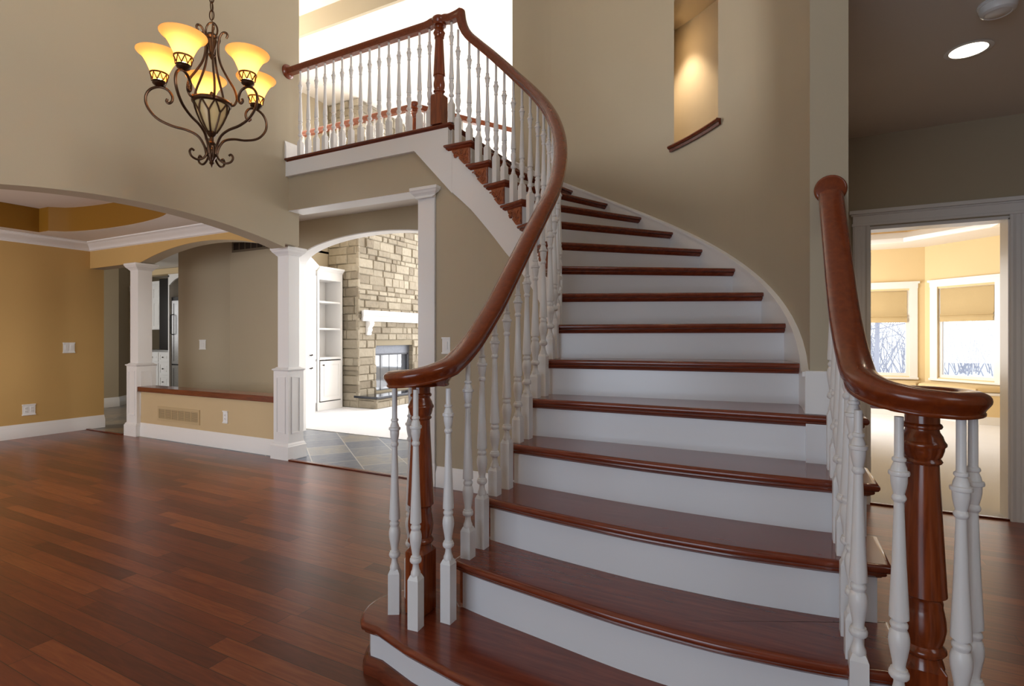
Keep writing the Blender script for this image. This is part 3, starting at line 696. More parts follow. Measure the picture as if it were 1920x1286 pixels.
# the gallery railing on the far side of the landing
rg = thing('gallery_railing', 'distant gallery railing across the landing overlooking the bright family room', 'railing', (-3.68, 4.82, 3.0))
gp = [(-7.0, 4.82, 3.86), (-3.68, 4.82, 3.86)]; gq = [(-3.68, 4.82, 3.86), (-2.92, 6.1, 3.86)]
obj('handrail', G().sweep(gp, RP), RAILW, rg, smooth=50); obj('handrail', G().sweep(gq, RP), RAILW, rg, smooth=50)
obj('newel_cap', G().lathe([(.03, -.045), (.056, -.04), (.058, -.028), (.05, -.02), (.06, -.002), (.063, .012), (.058, .026), (.04, .04), (0.004, .044)], (-3.68, 4.82, 3.868), 24), RAILW, rg, smooth=50)
newel(rg, -3.68, 4.82, 3.0, 3.84, 1.0, .048, .95)
n = 26
for i in range(n): baluster(rg, -3.80 - i * .118, 4.82, 3.0, 3.826, .14, 0)
for i in range(11): baluster(rg, -3.68 + .06 + i * .062, 4.82 + .101 + i * .1045, 3.0, 3.826, .14, R_(59))

# ================================================================== COLUMNS AND PILASTER
def rect(x0, x1, y0, y1): return [(x0, y0), (x1, y0), (x1, y1), (x0, y1)]
CAP = [(.004, 0), (0, -.004), (0, -.026), (.006, -.032), (.008, -.036), (.014, -.048), (.028, -.062), (.038, -.072), (.042, -.080), (.050, -.084), (.052, -.092)]
def square_column(label, x0, x1, y0, y1, top, ped, plinth_h=.19, panels=('front', 'side')):
    c = thing('square_column', label, 'column', ((x0 + x1) / 2, (y0 + y1) / 2, 0), 'square columns beside the half wall')
    c['kind'] = 'thing'
    e = .0
    obj('shaft', G().box(x0, x1, y0, y1, ped, top - .08), WHITE, c, bevel=.002, smooth=0)
    k = .052
    obj('capital', G().slab(rect(x0 - k, x1 + k, y0 - k, y1 + k), top, [(a * .95, b) for a, b in CAP]), WHITE, c, smooth=0)
    p = .028
    X0, X1, Y0, Y1 = x0 - p, x1 + p, y0 - p, y1 + p
    pd = obj('pedestal', G().box(X0, X1, Y0, Y1, 0, ped - .012), WHITE, c, smooth=0)
    q = p + .014
    obj('pedestal_molding', G().slab(rect(x0 - q, x1 + q, y0 - q, y1 + q), ped + .012, [(.036, 0), (.030, -.004), (.022, -.012), (.004, -.018), (0, -.024), (.004, -.032), (.012, -.036), (.014, -.044)]), WHITE, c, smooth=0)
    def panel(u0, u1, side):
        z0, z1 = plinth_h + .07, ped - .085
        g = G()
        def W(u, z, o): return (u, Y0 - o, z) if side == 'front' else (X1 + o, u, z)
        g.frame(W, u0, u1, z0, z1, .014, -.002, .006)
        return g
    obj('panel_molding', panel(X0 + .04, X1 - .04, 'front'), WHITE, pd, smooth=0)
    obj('panel_molding', panel(Y0 + .04, Y1 - .04, 'side'), WHITE, pd, smooth=0)
    r = p + .022
    obj('plinth', G().slab(rect(x0 - r, x1 + r, y0 - r, y1 + r), plinth_h, [(.030, 0), (.024, -.008), (.022, -.022), (.010, -.036), (.006, -.05), (0, -.056), (0, -plinth_h)]), WHITE, c, smooth=0)
    return c
square_column('white square column at the slate passage end of the half wall', -4.61, -4.45, 3.745, 3.88, 2.165, .925)
square_column('white square column at the far kitchen end of the half wall', -7.37, -7.20, 3.775, 3.945, 2.18, .905)
pl = thing('pilaster', 'white pilaster with stepped capital edging the opening under the landing', 'pilaster', (-2.67, 3.62, 0))
obj('shaft', G().box(-2.728, -2.559, 3.615, 3.83, 0, 2.42), WHITE, pl, bevel=.002, smooth=0)
obj('capital', G().slab(rect(-2.728 - .052, -2.558 + .052, 3.615 - .052, 3.63), 2.50, [(a * .95, b) for a, b in CAP]), WHITE, pl, smooth=0)
obj('base_block', G().slab(rect(-2.736, -2.550, 3.607, 3.633), .19, [(.008, 0), (.004, -.006), (0, -.02), (0, -.19)]), WHITE, pl, smooth=0)

# ================================================================== CHANDELIER
CX, CY = -2.835, 1.83
_t = 2.9; _u = (397 - 960) / 986; _c, _s = math.cos(R_(26.9)), math.sin(R_(26.9))
CX, CY = _t * (_c * _u - _s), _t * (_s * _u + _c)
ch = thing('chandelier', 'bronze five-arm chandelier with glowing amber bell shades hanging from a chain', 'chandelier', (CX, CY, 2.2))
def shade_glass():
    m, t, n, l, b = nt('amber_shade_glass')
    b.inputs['Base Color'].default_value = (.95, .62, .22, 1); b.inputs['Roughness'].default_value = .45
    b.inputs['Transmission Weight'].default_value = 0
    tr = n.new('ShaderNodeBsdfTranslucent'); tr.inputs[0].default_value = (.98, .66, .24, 1)
    mx = n.new('ShaderNodeMixShader'); mx.inputs[0].default_value = .62
    l.new(b.outputs[0], mx.inputs[1]); l.new(tr.outputs[0], mx.inputs[2]); l.new(mx.outputs[0], n['Material Output'].inputs['Surface'])
    tc = n.new('ShaderNodeTexCoord'); ns = n.new('ShaderNodeTexNoise'); ns.inputs['Scale'].default_value = 12; l.new(tc.outputs['Object'], ns.inputs['Vector'])
    cr = n.new('ShaderNodeValToRGB'); cr.color_ramp.elements[0].color = (.96, .66, .32, 1); cr.color_ramp.elements[1].color = (.98, .76, .44, 1)
    l.new(ns.outputs['Fac'], cr.inputs['Fac']); l.new(cr.outputs['Color'], b.inputs['Base Color']); l.new(cr.outputs['Color'], tr.inputs[0])
    return m
SHADE = shade_glass(); BULB = emit('lit_bulb', (1, .80, .48, 1), 28)
BOWLG = paint('cream_bowl_glass', srgb(214, 190, 140), .35, 0, spec=.5, vary=.12)
def radial(phi, rz): return [(CX + r * math.cos(phi), CY + r * math.sin(phi), z) for r, z in rz]
# chain
zc = 3.02
i = 0
while zc < 5.40:
    g = G(); n = 14
    ax = (math.cos(R_(26.9 + 90 * (i % 2))), math.sin(R_(26.9 + 90 * (i % 2))))
    ring_ = [(CX + ax[0] * .012 * math.cos(2 * math.pi * k / n), CY + ax[1] * .012 * math.cos(2 * math.pi * k / n), zc + .028 * math.sin(2 * math.pi * k / n)) for k in range(n + 1)]
    obj('chain_link', g.tube(ring_, .0032, 6), IRON, ch); zc += .047; i += 1
    if i > 60: break
obj('cord', G().tube([(CX + .004, CY, 2.95), (CX - .005, CY + .004, 3.4), (CX + .004, CY, 4.2), (CX, CY, 5.41)], .002, 6), IRON, ch)
obj('ceiling_canopy', G().lathe([(.065, 5.415), (.06, 5.40), (.03, 5.38), (.008, 5.375)], (CX, CY, 0), 24), IRON, ch)
obj('hanging_loop', G().tube([(CX + .032 * math.cos(a) * _c, CY + .032 * math.cos(a) * _s, 2.935 + .045 * math.sin(a)) for a in [2 * math.pi * k / 18 for k in range(19)]], .005, 8), IRON, ch)
obj('crown_hub', G().lathe([(.004, 2.775), (.012, 2.79), (.020, 2.80), (.012, 2.81), (.016, 2.83), (.024, 2.86), (.028, 2.88), (.022, 2.89), (.03, 2.90), (.022, 2.915), (.006, 2.925)], (CX, CY, 0), 16), IRON, ch)
for k in range(5):
    ph = R_(26.9 - 90 + 72 * k + 36)
    rz = [(.072, 2.905), (.078, 2.922), (.070, 2.935), (.052, 2.93), (.038, 2.90), (.032, 2.85), (.034, 2.80), (.048, 2.745), (.078, 2.685), (.112, 2.625), (.124, 2.575), (.114, 2.542), (.100, 2.534), (.094, 2.548)]
    obj('strap', G().tube(smooth_path(radial(ph, rz), 5), .0062, 8), IRON, ch)
for k in range(5):
    ph = R_(26.9 - 90 + 72 * k)
    rz = [(.026, 2.25), (.036, 2.295), (.066, 2.345), (.12, 2.372), (.19, 2.386), (.26, 2.418), (.305, 2.475), (.312, 2.53), (.29, 2.57), (.25, 2.588), (.212, 2.578), (.19, 2.548), (.19, 2.52), (.204, 2.506), (.216, 2.515), (.212, 2.528)]
    arm = obj('arm', G().tube(smooth_path(radial(ph, rz), 5), .007, 8), IRON, ch)
    sx, sy = CX + .25 * math.cos(ph), CY + .25 * math.sin(ph)
    cup = G().lathe([(.006, 2.586), (.020, 2.594), (.030, 2.60), (.033, 2.606), (.028, 2.612), (.034, 2.616), (.0, 2.618)], (sx, sy, 0), 18)
    # lattice collar
    for j in range(8):
        a0 = 2 * math.pi * j / 8; a1 = a0 + 2 * math.pi / 8; am = (a0 + a1) / 2
        f = lambda a, z: (sx + (.035 + (z - 2.615) * .16) * math.cos(a), sy + (.035 + (z - 2.615) * .16) * math.sin(a), z)
        cup.tube([f(a0, 2.616), f(am, 2.652)], .0028, 5); cup.tube([f(a1, 2.616), f(am, 2.652)], .0028, 5)
    cup.sweep([(sx + .042 * math.cos(2 * math.pi * j / 20), sy + .042 * math.sin(2 * math.pi * j / 20), 2.655) for j in range(20)], [(-.003, -.004), (.003, -.004), (.003, .004), (-.003, .004)], closed=True)
    obj('candle_cup', cup, IRON, arm)
    sh = [(.033, 2.618), (.036, 2.64), (.044, 2.67), (.052, 2.69), (.062, 2.712), (.074, 2.733), (.090, 2.752), (.104, 2.762), (.108, 2.768)]
    inner = [(r - .003, z + .001) for r, z in sh[::-1]]
    obj('shade', G().lathe(sh + inner, (sx, sy, 0), 32, cap=False), SHADE, arm, smooth=60)
    obj('bulb', G().lathe([(.004, 2.625), (.012, 2.635), (.016, 2.655), (.024, 2.68), (.026, 2.695), (.020, 2.712), (.004, 2.72)], (sx, sy, 0), 16), BULB, arm, smooth=60)
    lp = bpy.data.lights.new('bulb_light', 'POINT'); lp.energy = 1.3; lp.color = (1, .80, .52); lp.shadow_soft_size = .03
    lo = bpy.data.objects.new('bulb_light', lp); COL.objects.link(lo); lo.location = (sx, sy, 2.728)
bowl = obj('glass_bowl', G().lathe([(.020, 2.372), (.034, 2.395), (.052, 2.43), (.068, 2.47), (.080, 2.51), (.086, 2.53)], (CX, CY, 0), 24), BOWLG, ch, smooth=60)
g = G().lathe([(.090, 2.522), (.097, 2.528), (.099, 2.538), (.094, 2.546), (.085, 2.548), (.06, 2.553), (.004, 2.556)], (CX, CY, 0), 32)
obj('bowl_rim', g, IRON, ch)
bc = [(.024, 2.372), (.038, 2.395), (.056, 2.43), (.072, 2.47), (.083, 2.51), (.089, 2.53)]
g = G()
for j in range(8):
    a0 = 2 * math.pi * j / 8; dd = math.pi / 8
    f = lambda a, q: (CX + q[0] * math.cos(a), CY + q[0] * math.sin(a), q[1])
    g.tube([f(a0, q) for q in bc[:4]], .0048, 6)
    g.tube([f(a0, bc[3]), f(a0 + dd * .45, (.080, 2.495)), f(a0 + dd, bc[5])], .0044, 6); g.tube([f(a0, bc[3]), f(a0 - dd * .45, (.080, 2.495)), f(a0 - dd, bc[5])], .0044, 6)
obj('bowl_cage_grille', g, IRON, bowl)
obj('bowl_finial', G().lathe([(.004, 2.553), (.008, 2.56), (.014, 2.568), (.008, 2.575), (.011, 2.584), (.008, 2.594), (.001, 2.60)], (CX, CY, 0), 14), IRON, ch)
obj('stem', G().lathe([(.022, 2.376), (.026, 2.366), (.020, 2.356), (.010, 2.345), (.012, 2.325), (.020, 2.312), (.016, 2.302), (.024, 2.295), (.026, 2.27), (.026, 2.245), (.018, 2.228), (.010, 2.21), (.013, 2.203), (.006, 2.195), (.001, 2.18)], (CX, CY, 0), 16), IRON, ch)
for k in range(5):
    ph = R_(26.9 - 90 + 72 * k + 30)
    rz = [(.024, 2.26), (.036, 2.228), (.066, 2.208), (.096, 2.216), (.108, 2.24), (.098, 2.258), (.086, 2.25)]
    obj('bottom_scroll', G().tube(smooth_path(radial(ph, rz), 5), .006, 8), IRON, ch)

# ================================================================== PLATES AND VENTS
def plate(name, label, cat, cx, cy, cz, face, kind, gang=1, h=.125, w=.078, group=None):
    M = Matrix.Translation((cx, cy, cz)) @ Matrix.Rotation(R_({'-Y': 0, '+X': 90, 'D': 45}[face]), 4, 'Z')
    t = thing(name, label, cat, (cx, cy, cz), group)
    W2 = w * gang / 2 * (1 if gang == 1 else .82)
    g = G()
    g.extr([(-W2, -h / 2), (W2, -h / 2), (W2, h / 2), (-W2, h / 2)], lambda x, z: (x, 0, z), lambda x, z: (x, -.007, z))
    for s in (-1, 1): g.extr([(-W2 - .004, s * h / 2 - .007), (W2 + .004, s * h / 2 - .007), (W2 + .004, s * h / 2 + .007), (-W2 - .004, s * h / 2 + .007)], lambda x, z: (x, 0, z), lambda x, z: (x, -.013, z))
    obj('cover_plate', g.moved(M), PLATE, t, bevel=.002, smooth=0)
    for q in range(gang):
        x0 = (q - (gang - 1) / 2) * w * .72
        if kind == 'switch':
            obj('rocker', G().extr([(x0 - .016, -.033), (x0 + .016, -.033), (x0 + .016, .033), (x0 - .016, .033)], lambda x, z: (x, -.005, z), lambda x, z: (x, -.012 - .05 * z, z)).moved(M), PLATE, t, bevel=.001, smooth=0)
        else:
            for s in (-1, 1):
                soc = obj('socket', G().extr([(x0 - .015, s * .02 - .014), (x0 + .015, s * .02 - .014), (x0 + .015, s * .02 + .014), (x0 - .015, s * .02 + .014)], lambda x, z: (x, -.005, z), lambda x, z: (x, -.011, z)).moved(M), PLATE, t, bevel=.002, smooth=0)
                sl = G()
                for dx in (-.006, .006): sl.extr([(x0 + dx - .0012, s * .02 - .004), (x0 + dx + .0012, s * .02 - .004), (x0 + dx + .0012, s * .02 + .006), (x0 + dx - .0012, s * .02 + .006)], lambda x, z: (x, -.010, z), lambda x, z: (x, -.0115, z))
                obj('slot', sl.moved(M), VENTDK, soc, smooth=0)
    return t
plate('light_switch', 'white double light switch on the ochre dining wall', 'light switch', -8.35, 3.54, 1.105, '+X', 'switch', 2)
plate('wall_outlet', 'white double wall outlet low on the ochre dining wall', 'outlet', -8.35, 3.125, .34, '+X', 'outlet', 2)
plate('light_switch', 'white light switch on the taupe angled hall wall', 'light switch', -7.20, 4.61, 1.14, 'D', 'switch', 1)
plate('wall_outlet', 'white wall outlet on the tan half wall', 'outlet', -5.515, 3.795, .352, '-Y', 'outlet', 1)
plate('light_switch', 'white light switch on the taupe wall beneath the stairs', 'light switch', -2.452, 3.635, 1.175, '-Y', 'switch', 1)
def vent(label, x0, x1, z0, z1, y, n, frame_mat, slat_mat, back, rows):
    t = thing('wall_vent', label, 'vent', ((x0 + x1) / 2, y, (z0 + z1) / 2))
    f = .03
    fr = G()
    fr.frame(lambda u, z, o: (u, y - o, z), x0, x1, z0, z1, f, 0, .009)
    wdt = (x1 - x0 - 2 * f) / n
    for i in range(1, n): fr.box(x0 + f + wdt * i - .006, x0 + f + wdt * i + .006, y - .008, y, z0 + f, z1 - f)
    obj('grille_frame', fr, frame_mat, t, smooth=0)
    obj('back_plate', G().box(x0 + .004, x1 - .004, y - .002, y - .0005, z0 + .004, z1 - .004), back, t, smooth=0)
    sl = G()
    for r in range(rows):
        z = z0 + f + (z1 - z0 - 2 * f) * (r + .5) / rows
        sl.box(x0 + f, x1 - f, y - .006, y - .002, z - .0035, z + .0035)
    obj('louver_slats', sl, slat_mat, t, smooth=0)
vent('tan metal air vent set in the half wall', -6.80, -5.975, .225, .40, 3.795, 6, TANMETAL, TANMETAL, VENTIN, 9)
vent('dark return air grille high on the taupe hall wall', -6.90, -6.10, 2.44, 2.60, 4.85, 6, TAUPEMETAL, VENTDK, VENTDK, 8)

# ================================================================== FAMILY ROOM
def frame_door(name, W, u0, u1, z0, z1, mat, parent, rail=.06, o=.018):
    """raised panel door: W(u, z, out) maps to the world"""
    g = G().frame(W, u0, u1, z0, z1, rail, 0, o)
    g.extr([(u0 + rail, z0 + rail), (u1 - rail, z0 + rail), (u1 - rail, z1 - rail), (u0 + rail, z1 - rail)], lambda u, z: W(u, z, 0), lambda u, z: W(u, z, o * .5))
    r2 = rail + .025
    g.extr([(u0 + r2, z0 + r2), (u1 - r2, z0 + r2), (u1 - r2, z1 - r2), (u0 + r2, z1 - r2)], lambda u, z: W(u, z, .001), lambda u, z: W(u, z, o * .85))
    return obj(name, g, mat, parent, smooth=0)
def knob(W, u, z, parent, o=.018):
    p0, p1 = Vector(W(u, z, o)), Vector(W(u, z, o + .03)); d = (p1 - p0).normalized()
    M = Matrix.Translation(p0) @ d.to_track_quat('Z', 'Y').to_matrix().to_4x4()
    g = G().lathe([(.007, 0), (.006, .012), (.012, .018), (.015, .024), (.011, .031), (.003, .033)], (0, 0, 0), 14).moved(M)
    return obj('knob', g, KNOB, parent, smooth=60)
# open bookcase beside the chimney (faces +X)
bk = thing('bookcase', 'white built-in bookcase with open shelves over a cupboard beside the stone chimney', 'bookcase', (-7.05, 6.7, 0))
BX = -6.90; by0, by1 = 6.39, 6.955
g = G().box(-7.295, BX, by0, by0 + .04, 0, 2.36).box(-7.295, BX, by1 - .04, by1, 0, 2.36).box(-7.295, -7.27, by0 + .041, by1 - .041, 0, 2.36).box(-7.269, BX - .0005, by0 + .041, by1 - .041, .0, .14).box(-7.269, BX - .0005, by0 + .041, by1 - .041, 2.22, 2.36)
obj('carcass', g, WHITE, bk, smooth=0)
obj('counter', G().box(-7.268, BX + .012, by0 + .042, by1 - .042, .86, .90), WHITE, bk, bevel=.004, smooth=0)
for z in (1.37, 1.83): obj('shelf', G().box(-7.27, BX - .015, by0 + .04, by1 - .04, z, z + .03), WHITE, bk, smooth=0)
WX = lambda u, z, o: (BX + o, u, z)
d = frame_door('door', WX, by0 + .05, by1 - .05, .16, .84, WHITE, bk); knob(WX, by0 + .10, .77, d)
obj('crown_molding', G().sweep([(BX, by0, 2.36), (BX, by1, 2.36)], [(-.01, 0), (.01, 0), (.03, .03), (.055, .05), (.06, .075), (-.01, .075)]), WHITE, bk)
# tall corner cupboard set at an angle
A_ = Vector((-6.895, 6.345)); B_ = Vector((-5.86, 5.13)); t_ = (B_ - A_).normalized(); n_ = Vector((-t_.y, t_.x)) * 1.0
if n_.x < 0: n_ = -n_
LW = (B_ - A_).length
WC = lambda u, z, o: (A_.x + t_.x * u + n_.x * o, A_.y + t_.y * u + n_.y * o, z)
cc = thing('corner_cupboard', 'tall white corner cupboard with panelled double doors behind the column', 'cupboard', (-6.6, 5.6, 0))
obj('carcass', G().prism([(A_.x, A_.y), (B_.x, B_.y), (B_.x - .02, 5.02), (-7.29, 5.02), (-7.29, 6.34)][::1], 0, 2.36), WHITE, cc, smooth=0)
for j in range(2):
    u0 = .05 + j * (LW / 2 - .03); u1 = u0 + LW / 2 - .07
    for (z0, z1, kz) in [(.16, .84, .77), (.88, 2.26, .97)]:
        dd = frame_door('door', WC, u0, u1, z0, z1, WHITE, cc); knob(WC, u1 - .05 if j == 0 else u0 + .05, kz, dd)
obj('crown_molding', G().sweep([WC(LW, 2.36, 0), WC(0, 2.36, 0)][::-1], [(.01, 0), (-.01, 0), (-.03, .03), (-.055, .05), (-.06, .075), (.01, .075)]), WHITE, cc)
# stone fireplace
fp = thing('fireplace', 'tall tan limestone fireplace with dark raised hearth and glass fronted firebox', 'fireplace', (-6.9, 8.0, 0))
FX, FY0, FY1 = -6.58, 7.0, 9.3
OY0, OY1, OZ0, OZ1 = 7.47, 8.56, .24, 1.09
g = G().box(-7.295, FX - .02, FY0 + .02, OY0, 0, 5.44).box(-7.295, FX - .02, OY1, FY1, 0, 5.44).box(-7.295, FX - .02, OY0, OY1, OZ1, 5.44).box(-7.295, FX - .02, OY0, OY1, 0, OZ0)
core = obj('chimney_core', g, MORTAR, fp, smooth=0)
rs = random.Random(3)
def stones(put, u0, u1, z0, z1, blocked=None):
    z = z0; g = G()
    while z < z1 - .02:
        h = rs.choice([.085, .10, .12, .14, .165]); h = min(h, z1 - z); u = u0
        while u < u1 - .01:
            w = rs.uniform(.11, .40) * (1.15 if h > .13 else 1); w = w if u + w < u1 - .09 else u1 - u
            a, b = u, u + w
            if not (blocked and blocked(a, b, z, z + h)):
                parts = [(a, b)]
            elif blocked:
                parts = [(x, y) for x, y in ((a, min(b, OY0)), (max(a, OY1), b)) if y - x > .03]
            for x, y in parts:
                o = rs.uniform(.004, .035); c = .012; k = .0035
                vs = []
                for (uu, zz, oo) in [(x + k, z + k, -.03), (y - k, z + k, -.03), (y - k, z + h - k, -.03), (x + k, z + h - k, -.03),
                                     (x + k, z + k, o * .5), (y - k, z + k, o * .5), (y - k, z + h - k, o * .5), (x + k, z + h - k, o * .5),
                                     (x + k + c, z + k + c, o + rs.uniform(0, .008)), (y - k - c, z + k + c, o + rs.uniform(0, .008)), (y - k - c, z + h - k - c, o + rs.uniform(0, .008)), (x + k + c, z + h - k - c, o + rs.uniform(0, .008))]:
                    vs.append(put(uu, zz, oo))
                g.add(vs, [(0, 1, 5, 4), (1, 2, 6, 5), (2, 3, 7, 6), (3, 0, 4, 7), (4, 5, 9, 8), (5, 6, 10, 9), (6, 7, 11, 10), (7, 4, 8, 11), (8, 9, 10, 11)])
            u += w
        z += h
    return g
blk = lambda a, b, z0, z1: b > OY0 and a < OY1 and z1 > OZ0 + .02 and z0 < OZ1 - .02
obj('stone_cladding', stones(lambda u, z, o: (FX - .02 + o, u, z), FY0, FY1, 0, 5.44, blk), STONE, fp, smooth=0)
obj('stone_cladding', stones(lambda u, z, o: (u, FY0 + .02 - o, z), -7.29, FX + .005, 0, 5.44), STONE, fp, smooth=0)
obj('stone_cladding', stones(lambda u, z, o: (u, OY1 - .0 - o * .3, z), -6.86, FX, OZ0, OZ1), STONE, fp, smooth=0)
HX = -6.17
obj('hearth_core', G().box(FX, HX - .02, FY0 + .03, FY1, 0, .17), MORTAR, fp, smooth=0)
obj('stone_cladding', stones(lambda u, z, o: (HX - .02 + o, u, z), FY0, FY1, 0, .172), STONE, fp, smooth=0)
obj('stone_cladding', stones(lambda u, z, o: (u, FY0 + .03 - o, z), FX, HX, 0, .172), STONE, fp, smooth=0)
obj('hearth_slab', G().box(FX - .1, HX + .03, FY0 - .0, FY1, .175, .215), GRANITE, fp, bevel=.006, smooth=0)
fb = obj('firebox_surround', G().box(FX - .22, FX - .10, OY0, OY1, OZ1 - .16, OZ1).box(FX - .22, FX - .10, OY1 - .06, OY1, OZ0 - .02, OZ1 - .16).box(FX - .22, FX - .10, OY0, OY0 + .03, OZ0 - .02, OZ1 - .16), metal('grey_damper_metal', (.10, .105, .12, 1), .5, .5), fp, bevel=.003, smooth=0)
obj('firebox_back', G().box(FX - .45, FX - .40, OY0, OY1, OZ0 - .02, OZ1), BLACKM, fp, smooth=0)
for j in range(4):
    y0 = OY0 + .035 + j * .25
    gd = obj('glass_door', G().box(FX - .16, FX - .152, y0, y0 + .245, OZ0, OZ1 - .17), FGLASS, fp, smooth=0)
    obj('door_frame', G().box(FX - .165, FX - .148, y0 - .003, y0 + .006, OZ0, OZ1 - .17), BLACKM, gd, smooth=0)
obj('top_rail', G().box(FX - .17, FX - .09, OY0, OY1 - .05, OZ1 - .185, OZ1 - .16), BLACKM, fp, smooth=0)
mt = thing('mantel_shelf', 'white moulded mantel shelf across the stone chimney on scroll corbels', 'mantel', (-6.4, 8.0, 1.55))
mp_ = [(.0, 0), (.07, 0), (.075, .02), (.10, .035), (.12, .06), (.15, .085), (.19, .10), (.195, .125), (.215, .13), (.215, .185), (0, .185)]
g = G(); prof_ = mp_
n = len(prof_)
def ml(y, d): return [(FX - .02 + x + .0, y + (-(x - .05) if d < 0 else (x - .05)) if x > .01 else y, 1.53 + z) for x, z in prof_]
g.add(ml(7.10, -1) + ml(9.0, 1), [tuple(range(n)), tuple(range(2 * n - 1, n - 1, -1))] + [(i, n + i, n + (i + 1) % n, (i + 1) % n) for i in range(n)])
obj('shelf', g, WHITE, mt, smooth=0)
for y in (7.20, 8.82):
    cp = [(.0, 0), (.035, 0), (.05, .02), (.045, .05), (.07, .09), (.06, .13), (.10, .17), (.115, .21), (.10, .235), (.12, .25), (0, .25)]
    obj('corbel', G().extr([(x, z) for x, z in cp], lambda x, z: (FX - .02 + x + .01, y, 1.28 + z), lambda x, z: (FX - .02 + x + .01, y + .11, 1.28 + z)), WHITE, mt, bevel=.006, smooth=40)

# ================================================================== KITCHEN
kb = thing('kitchen_cabinet', 'white kitchen base cabinet with drawers seen past the far column', 'cabinet', (-12.3, 7.0, 0))
KY = 6.9
WK = lambda u, z, o: (u, KY - o, z)
obj('carcass', G().box(-13.2, -11.94, KY, KY + .6, .08, .92), WHITE, kb, smooth=0)
obj('countertop', G().box(-13.2, -11.94, KY - .03, KY + .6, .92, .96), STEEL, kb, bevel=.004, smooth=0)
for (u0, u1) in ((-12.30, -11.96),):
    for (z0, z1) in ((.70, .90), (.41, .68), (.12, .39)):
        d = frame_door('drawer', WK, u0, u1, z0, z1, WHITE, kb, .045); knob(WK, (u0 + u1) / 2, (z0 + z1) / 2, d)
for (u0, u1) in ((-12.76, -12.34),):
    d = frame_door('drawer', WK, u0, u1, .70, .90, WHITE, kb, .045); knob(WK, (u0 + u1) / 2, .8, d)
    d = frame_door('door', WK, u0, u1, .12, .68, WHITE, kb); knob(WK, u1 - .05, .62, d)
ku = thing('wall_cabinet', 'white kitchen wall cabinet with crown above the base cabinet', 'cabinet', (-12.8, 7.1, 1.4))
obj('carcass', G().box(-13.2, -12.58, KY + .2, KY + .6, 1.42, 2.42), WHITE, ku, smooth=0)
WK2 = lambda u, z, o: (u, KY + .2 - o, z)
frame_door('door', WK2, -12.92, -12.60, 1.44, 2.08, WHITE, ku); frame_door('door', WK2, -12.92, -12.60, 2.1, 2.40, WHITE, ku, .05)
obj('crown_molding', G().slab(rect(-13.3, -12.51, KY + .12, KY + .6), 2.52, [(.0, 0), (.0, -.02), (.03, -.06), (.06, -.09), (.07, -.11)]), WHITE, ku, smooth=0)
oven = thing('oven_tower', 'tall black glass wall oven tower in the kitchen', 'oven', (-12.2, 7.2, .96))
obj('door', G().box(-12.50, -11.96, KY + .1, KY + .6, .965, 2.56), DARK, oven, bevel=.004, smooth=0)
fr = thing('refrigerator', 'panelled refrigerator with long handle beneath an arched white kitchen surround', 'refrigerator', (-11.6, 7.1, 0))
obj('body', G().box(-11.90, -11.1, KY + .02, KY + .7, .05, 2.12), BLACKM, fr, smooth=0)
frame_door('door', lambda u, z, o: (u, KY + .02 - o, z), -11.86, -11.14, .66, 2.04, STEEL, fr, .06)
frame_door('freezer_drawer', lambda u, z, o: (u, KY + .02 - o, z), -11.86, -11.14, .10, .63, STEEL, fr, .06)
obj('handle', G().tube([(-11.80, KY, 1.30), (-11.80, KY - .06, 1.32), (-11.80, KY - .06, 1.72), (-11.80, KY, 1.74)], .012, 8), BLACKM, fr)
sr = obj('surround', G().box(-11.94, -11.90, KY - .03, KY + .6, 0, 2.6).box(-11.94, -11.0, KY - .03, KY + .6, 2.56, 2.66), WHITE, fr, smooth=0)
obj('arch_trim', G().extr([(-11.9, 2.56)] + [(-11.9 + .8 * i / 12, 2.38 + .16 * math.sin(math.pi * i / 12)) for i in range(13)] + [(-11.1, 2.56)], *XZ(KY - .03, KY)), WHITE, sr)
struct('trim_kitchen_soffit', G().box(-14, -10.8, KY - .1, KY + .1, 2.62, 2.74), TAN)
# door casing at the end of the kitchen passage
struct('trim_passage_door', G().box(-10.97, -10.89, 5.60, 5.72, 0, 2.1).box(-11.0, -10.85, 5.58, 5.74, 2.1, 2.22), WHITE)

# ================================================================== BEDROOM DOORWAY
DY = 4.71
g = G().box(.24, .605, DY, DY + .14, 0, 2.75).box(1.395, 3.4, DY, DY + .14, 0, 2.75).box(.605, 1.395, DY, DY + .14, 2.05, 2.75)
struct('wall_bedroom_door', g, TAUPE)
dr = G()
for x0, x1 in ((.590, .612), (1.388, 1.41)): dr.box(x0, x1, DY - .004, DY + .144, 0, 2.055)
dr.box(.590, 1.41, DY - .004, DY + .144, 2.045, 2.068)
jamb = struct('door_1', dr, WHITE, smooth=0)
def casing(x0, x1):
    w = x1 - x0
    return G().extr([(0, 0), (0, -.018), (.012, -.024), (.03, -.018), (.05, -.020), (.06, -.016), (w - .03, -.018), (w - .018, -.026), (w, -.026), (w, 0)], lambda a, b: (x0 + a, DY + b, 0), lambda a, b: (x0 + a, DY + b, 2.075))
obj('door_casing', casing(.497, .604), WHITE, jamb, smooth=0); obj('door_casing', casing(1.396, 1.503), WHITE, jamb, smooth=0)
obj('door_header', G().box(.490, 1.51, DY - .028, DY, 2.075, 2.095).box(.497, 1.503, DY - .022, DY, 2.095, 2.155).box(.485, 1.515, DY - .032, DY, 2.150, 2.162).box(.472, 1.528, DY - .048, DY, 2.162, 2.190), WHITE, jamb, bevel=.003, smooth=0)
for z in (.30, 1.06, 1.83): obj('hinge', G().box(.611, .616, DY + .02, DY + .06, z - .05, z + .05), KNOB, jamb, smooth=0)
struct('baseboard_passage', base_run([(.24, 2.6, 0), (.24, 4.71, 0), (.497, 4.71, 0)]), WHITE)
struct('baseboard_passage_right', base_run([(1.503, 4.71, 0), (3.4, 4.71, 0)]), WHITE)
